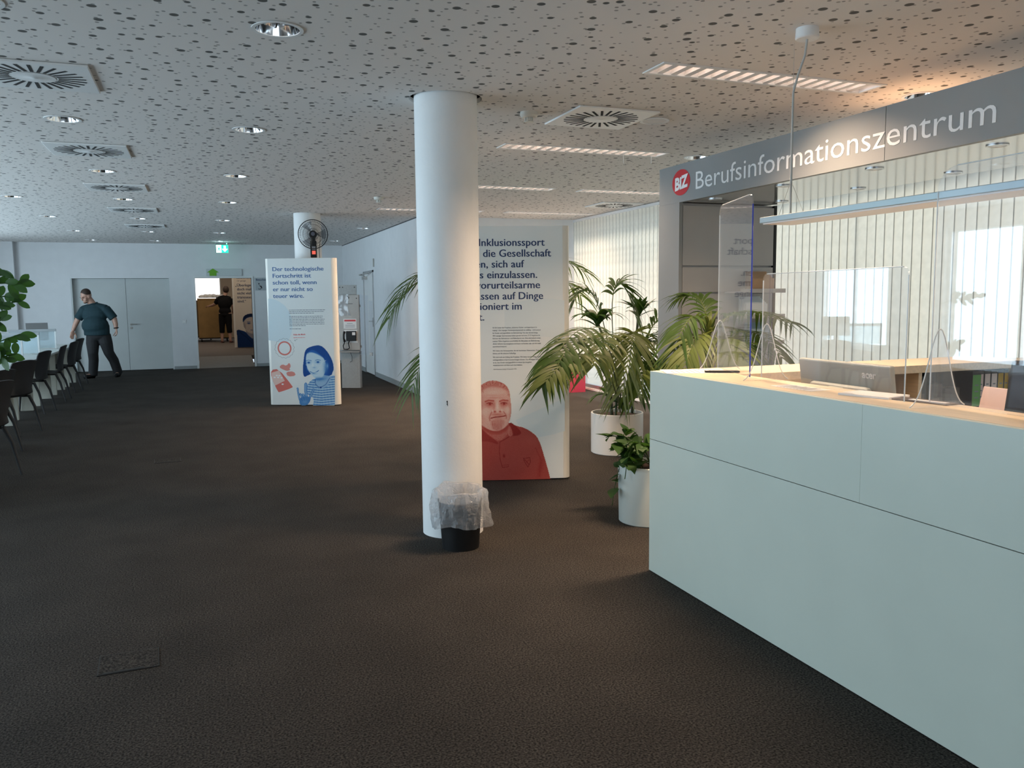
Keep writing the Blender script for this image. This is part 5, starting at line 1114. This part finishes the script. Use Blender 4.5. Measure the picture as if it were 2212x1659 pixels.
W_ = mat('black wire', (.015, .015, .016), .45); RY = Matrix.Rotation(PI/2, 4, 'X'); g = MB()
for s, k in ((1, 0), (-1, 1)):
    for j in range(48):
        a = 2*PI*j/48; g.tube([(math.cos(a)*rr, s*yy, math.sin(a)*rr) for rr, yy in ((.04, .07), (.11, .068), (.17, .05), (.205, .004))], .0011, 4, caps=False)
    for rr, yy in ((.08, .07), (.14, .061), (.18, .044)): g.tube([(rr*math.cos(2*PI*j/40), s*yy, rr*math.sin(2*PI*j/40)) for j in range(41)], .0013, 4, caps=False)
g.tube([(.207*math.cos(2*PI*j/48), 0, .207*math.sin(2*PI*j/48)) for j in range(49)], .006, 6, caps=False); g.build('wire_guard', W_, t, True, merge=False)
MB().lathe([(0, .078), (.045, .078), (.05, .066), (.05, .06), (0, .06)], 28, 0, RY).build('badge_cap', BLACK, t, True); MB().lathe([(0, .082), (.028, .080), (.028, .078), (0, .078)], 24, 0, RY).build('badge', mat('dark badge', (.10, .10, .13), .3), t)
bl = MB()
for j in range(3):
    vs = []; fs = []
    for i in range(9):
        for k in range(5):
            rr = .035+.145*i/8; a = 2*PI*j/3+(-.5+1.0*k/4)*(.55+.35*i/8); vs.append((rr*math.cos(a), .018*(-1+2*k/4), rr*math.sin(a)))
    for i in range(8):
        for k in range(4): fs.append((i*5+k, i*5+k+1, i*5+k+6, i*5+k+5))
    bl.add(vs, fs)
bl.build('blades', clear('smoky blade', (.45, .46, .48), 1.5, .1, .05), t, True)
MB().lathe([(0, -.06), (.05, -.06), (.056, -.09), (.05, -.17), (.02, -.19), (0, -.19)], 28, 0, RY).build('motor', BLACK, t, True)
MB().box(-.045, .045, .02, .10, -.33, -.09).box(-.03, .03, .05, .12, -.09, .02).build('wall_bracket', BLACK, t, bevel=.008)
MB().box(-.022, .028, .012, .02, -.285, -.235).build('speed_switch', mat('red switch', (.75, .12, .08), .4, emit=(1, .15, .1), es=.6), t); MB().box(-.022, .03, .014, .02, -.22, -.17).build('switch_label', mat('grey label', (.3, .3, .32), .5), t)
MB().tube([(.05, .12, .03), (.10, .14, -.02), (.095, .17, -.10), (.08, .19, -.20), (.085, .20, -.55)], .004, 6).build('cord', BLACK, t, True)
# exit sign hanging at the far wall
t = empty('exit_sign', (.503, 19.5, ZC), 0, 'lit green exit sign with white arrow under the ceiling, above the doorway', 'exit sign')
MB().box(-.13, .13, -.03, .03, -.055, 0).build('housing', mat('grey housing', (.22, .24, .25), .5), t); MB().box(-.125, .125, -.006, .006, -.225, -.055).build('sign_plate', mat('lit green', (.0, .6, .3), .4, emit=(.02, .85, .42), es=1.6), t)
WG = mat('lit white', (1, 1, 1), .4, emit=(.85, 1, .95), es=3.0)
flat('lit_door_field', [[(-.123, -.222), (-.02, -.222), (-.02, -.058), (-.123, -.058)]], WG, t, -.0075)
flat('arrow', [[(.03, -.075), (.075, -.075), (.075, -.14), (.115, -.14), (.0525, -.205), (-.01, -.14), (.03, -.14)]], WG, t, -.0075)
flat('running_figure', [[(-.075, -.085), (-.06, -.085), (-.06, -.10), (-.075, -.10)], [(-.095, -.125), (-.05, -.105), (-.055, -.15), (-.035, -.19), (-.05, -.195), (-.068, -.155), (-.095, -.20), (-.105, -.195), (-.08, -.14)]], mat('lit green', (0, .6, .3)), t, -.009)
MB().lathe([(0, 0), (.012, 0), (.012, .003), (0, .003)], 12, M=Matrix.Translation((.095, -.0305, -.03)) @ Matrix.Rotation(PI/2, 4, 'X')).build('indicator', mat('lit indicator', (.2, 1, .6), .4, emit=(.2, 1, .6), es=3), t)
area('exit_sign_glow', (.503, 19.46, 2.66), (PI/2, 0, PI), .2, .15, .9, (.55, .95, 1.0))
# lintel board, green arrow, restroom sign, switch at the far wall
t = empty('lintel_panel', (.535, YF, 2.045), 0, 'pale grey panel fixed above the doorway', 'panel'); MB().box(-.385, .385, -.03, 0, .042, .20).build('panel', mat('pale panel', (.60, .63, .64), .5), t, bevel=.002)
t = empty('arrow_sign', (.296, YF-.031, 2.05), 0, 'bright green arrow sign pointing up above the doorway', 'sign')
MB().prism([(-.075, .04), (.075, .04), (.075, .115), (.13, .115), (0, .205), (-.13, .115), (-.075, .115)], .0, .004, 0, Matrix.Rotation(PI/2, 4, 'X')).build('arrow', mat('leaf green', (.16, .42, .02), .5), t)
t = empty('restroom_sign', (1.20, YF, 1.755), 0, 'grey restroom sign with wheelchair symbol right of the doorway', 'sign')
MB().box(0, .52, -.012, 0, 0, .29).build('plate', mat('sign grey', (.42, .46, .48), .5), t, bevel=.001)
lettering('lettering', 'Besucher', .062, TM(.02, .225, -.0126), NAVY, t, .001)
w = [[(x, y) for x, y in circle(.098, .06, .040, -2.6, 1.2, 18)] + [(x, y) for x, y in circle(.098, .06, .028, -2.6, 1.2, 18)][::-1], circle(.085, .155, .014, n=16), [(.078, .135), (.094, .135), (.097, .095), (.125, .092), (.145, .045), (.158, .05), (.138, .108), (.10, .108)]]
flat('wheelchair_symbol', w, BLACK, t, -.0128)
t = empty('light_switch', (-.36, YF, 1.067), 0, 'small white wall switch between double door and doorway', 'switch'); MB().box(-.042, .042, -.009, 0, -.042, .042).build('plate', WHITE, t, bevel=.003); MB().box(-.022, .022, -.013, -.009, -.022, .022).build('rocker', mat('bright white', (.85, .85, .85), .3), t, bevel=.002)

# ================================================================== beyond the doorway
OCH = mat('ochre crate board', (.26, .155, .05), .6, noise=.12, nscale=5)
def crate(x, y, w, d, h, lb, m):
    t = empty('rolling_crate', (x, y, .18), 0, lb, 'crate', 'rolling crates'); MB().box(-w/2, w/2, -d/2, d/2, .13, h).build('crate_body', m, t, bevel=.01)
    MB().box(-w/2-.01, w/2+.01, -d/2-.01, d/2+.01, h-.05, h).build('rim', m, t, bevel=.006); MB().box(-w/2, w/2, -d/2, d/2, .10, .13).build('base_frame', BLACK, t)
    for sx in (-1, 1):
        for sy in (-1, 1): MB().tube([(sx*(w/2-.08)-.02, sy*(d/2-.1), .05), (sx*(w/2-.08)+.02, sy*(d/2-.1), .05)], .05, 12).build('castor', BLACK, t, True)
a = at(462, 700, 1, 29.3); crate(a.x+.0, 29.35, .95, .8, 1.42, 'tall ochre crate on castors, in front of the person in black', OCH)
a = at(436, 700, 1, 30.4); crate(a.x-.15, 30.5, 1.0, .8, 1.36, 'darker crate on castors behind the ochre one, at the left of the doorway', mat('brown crate board', (.20, .125, .05), .6, noise=.12, nscale=5))
t = empty('plastic_sacks', (at(462, 655, 1, 29.3).x, 29.35, 1.615), 0, 'crumpled pale sacks on top of the ochre crate', 'sacks'); m = MB()
for k in range(7): m.ball((-.36+.12*k, rn.uniform(-.2, .2), .05), (.12, .13, rn.uniform(.06, .11)), 12)
o = blended('sack_pile', m, .02, 2, PAPER, t)
lo = min(v.co.z for v in o.data.vertices)
for v in o.data.vertices: v.co.z = max(v.co.z, lo+.06)-lo-.06+.002
struct(MB().box(-3.0, .95, 34.88, 34.99, .2, 3.15).build('window_20', mat('bright window blind', (.9, .9, .9), .6, emit=(1, .98, .96), es=2.2)))
area('back_room_fill', (.4, 25.5, 3.15), (0, 0, 0), 3.0, 6.0, 66, (1, .84, .66))  # added area light without a fixture, brightens the back room
# toys by the windows, far right
t = empty('toy_box', (5.60, 12.34, 0), 0, 'open pinkish red box on the carpet right of the grey board', 'box'); RB = mat('pinkish red board', (.75, .06, .11), .5); OR = mat('orange inside', (.80, .12, .03), .6)
MB().box(-.19, .19, -.19, -.17, 0, .33).box(-.19, .19, .17, .19, 0, .33).box(-.19, -.17, -.17, .17, 0, .33).box(.17, .19, -.17, .17, 0, .33).build('box_sides', RB, t); MB().box(-.169, .169, -.169, .169, .005, .02).build('box_bottom', OR, t); MB().box(-.169, .169, .155, .169, .02, .325).build('box_lining', OR, t)
t = empty('toy_shelf', (5.40, 12.585, 0), 0, 'low peach coloured shelf at the cross wall behind the red box', 'shelf'); PE = mat('peach board', (.72, .45, .32), .6)
MB().box(-.35, .35, -.02, .12, .44, .46).build('board', PE, t)
for x in (-.34, .32): MB().box(x, x+.02, -.02, .12, 0, .44).build('side', PE, t)
for x, c, h, lb in ((.24, 'c0392b', .10, 'red toy block on the peach shelf, at the right'), (.12, '2a7f86', .20, 'tall teal toy block on the peach shelf'), (.0, 'd97b3a', .13, 'orange toy block on the peach shelf, at the left')):
    tag(MB().box(-.05, .05, -.04, .04, 0, h).build('toy_block', mat('toy '+c, c, .5), bevel=.006, loc=(5.40+x, 12.62, .4605)), lb, 'toy', 'toy blocks')
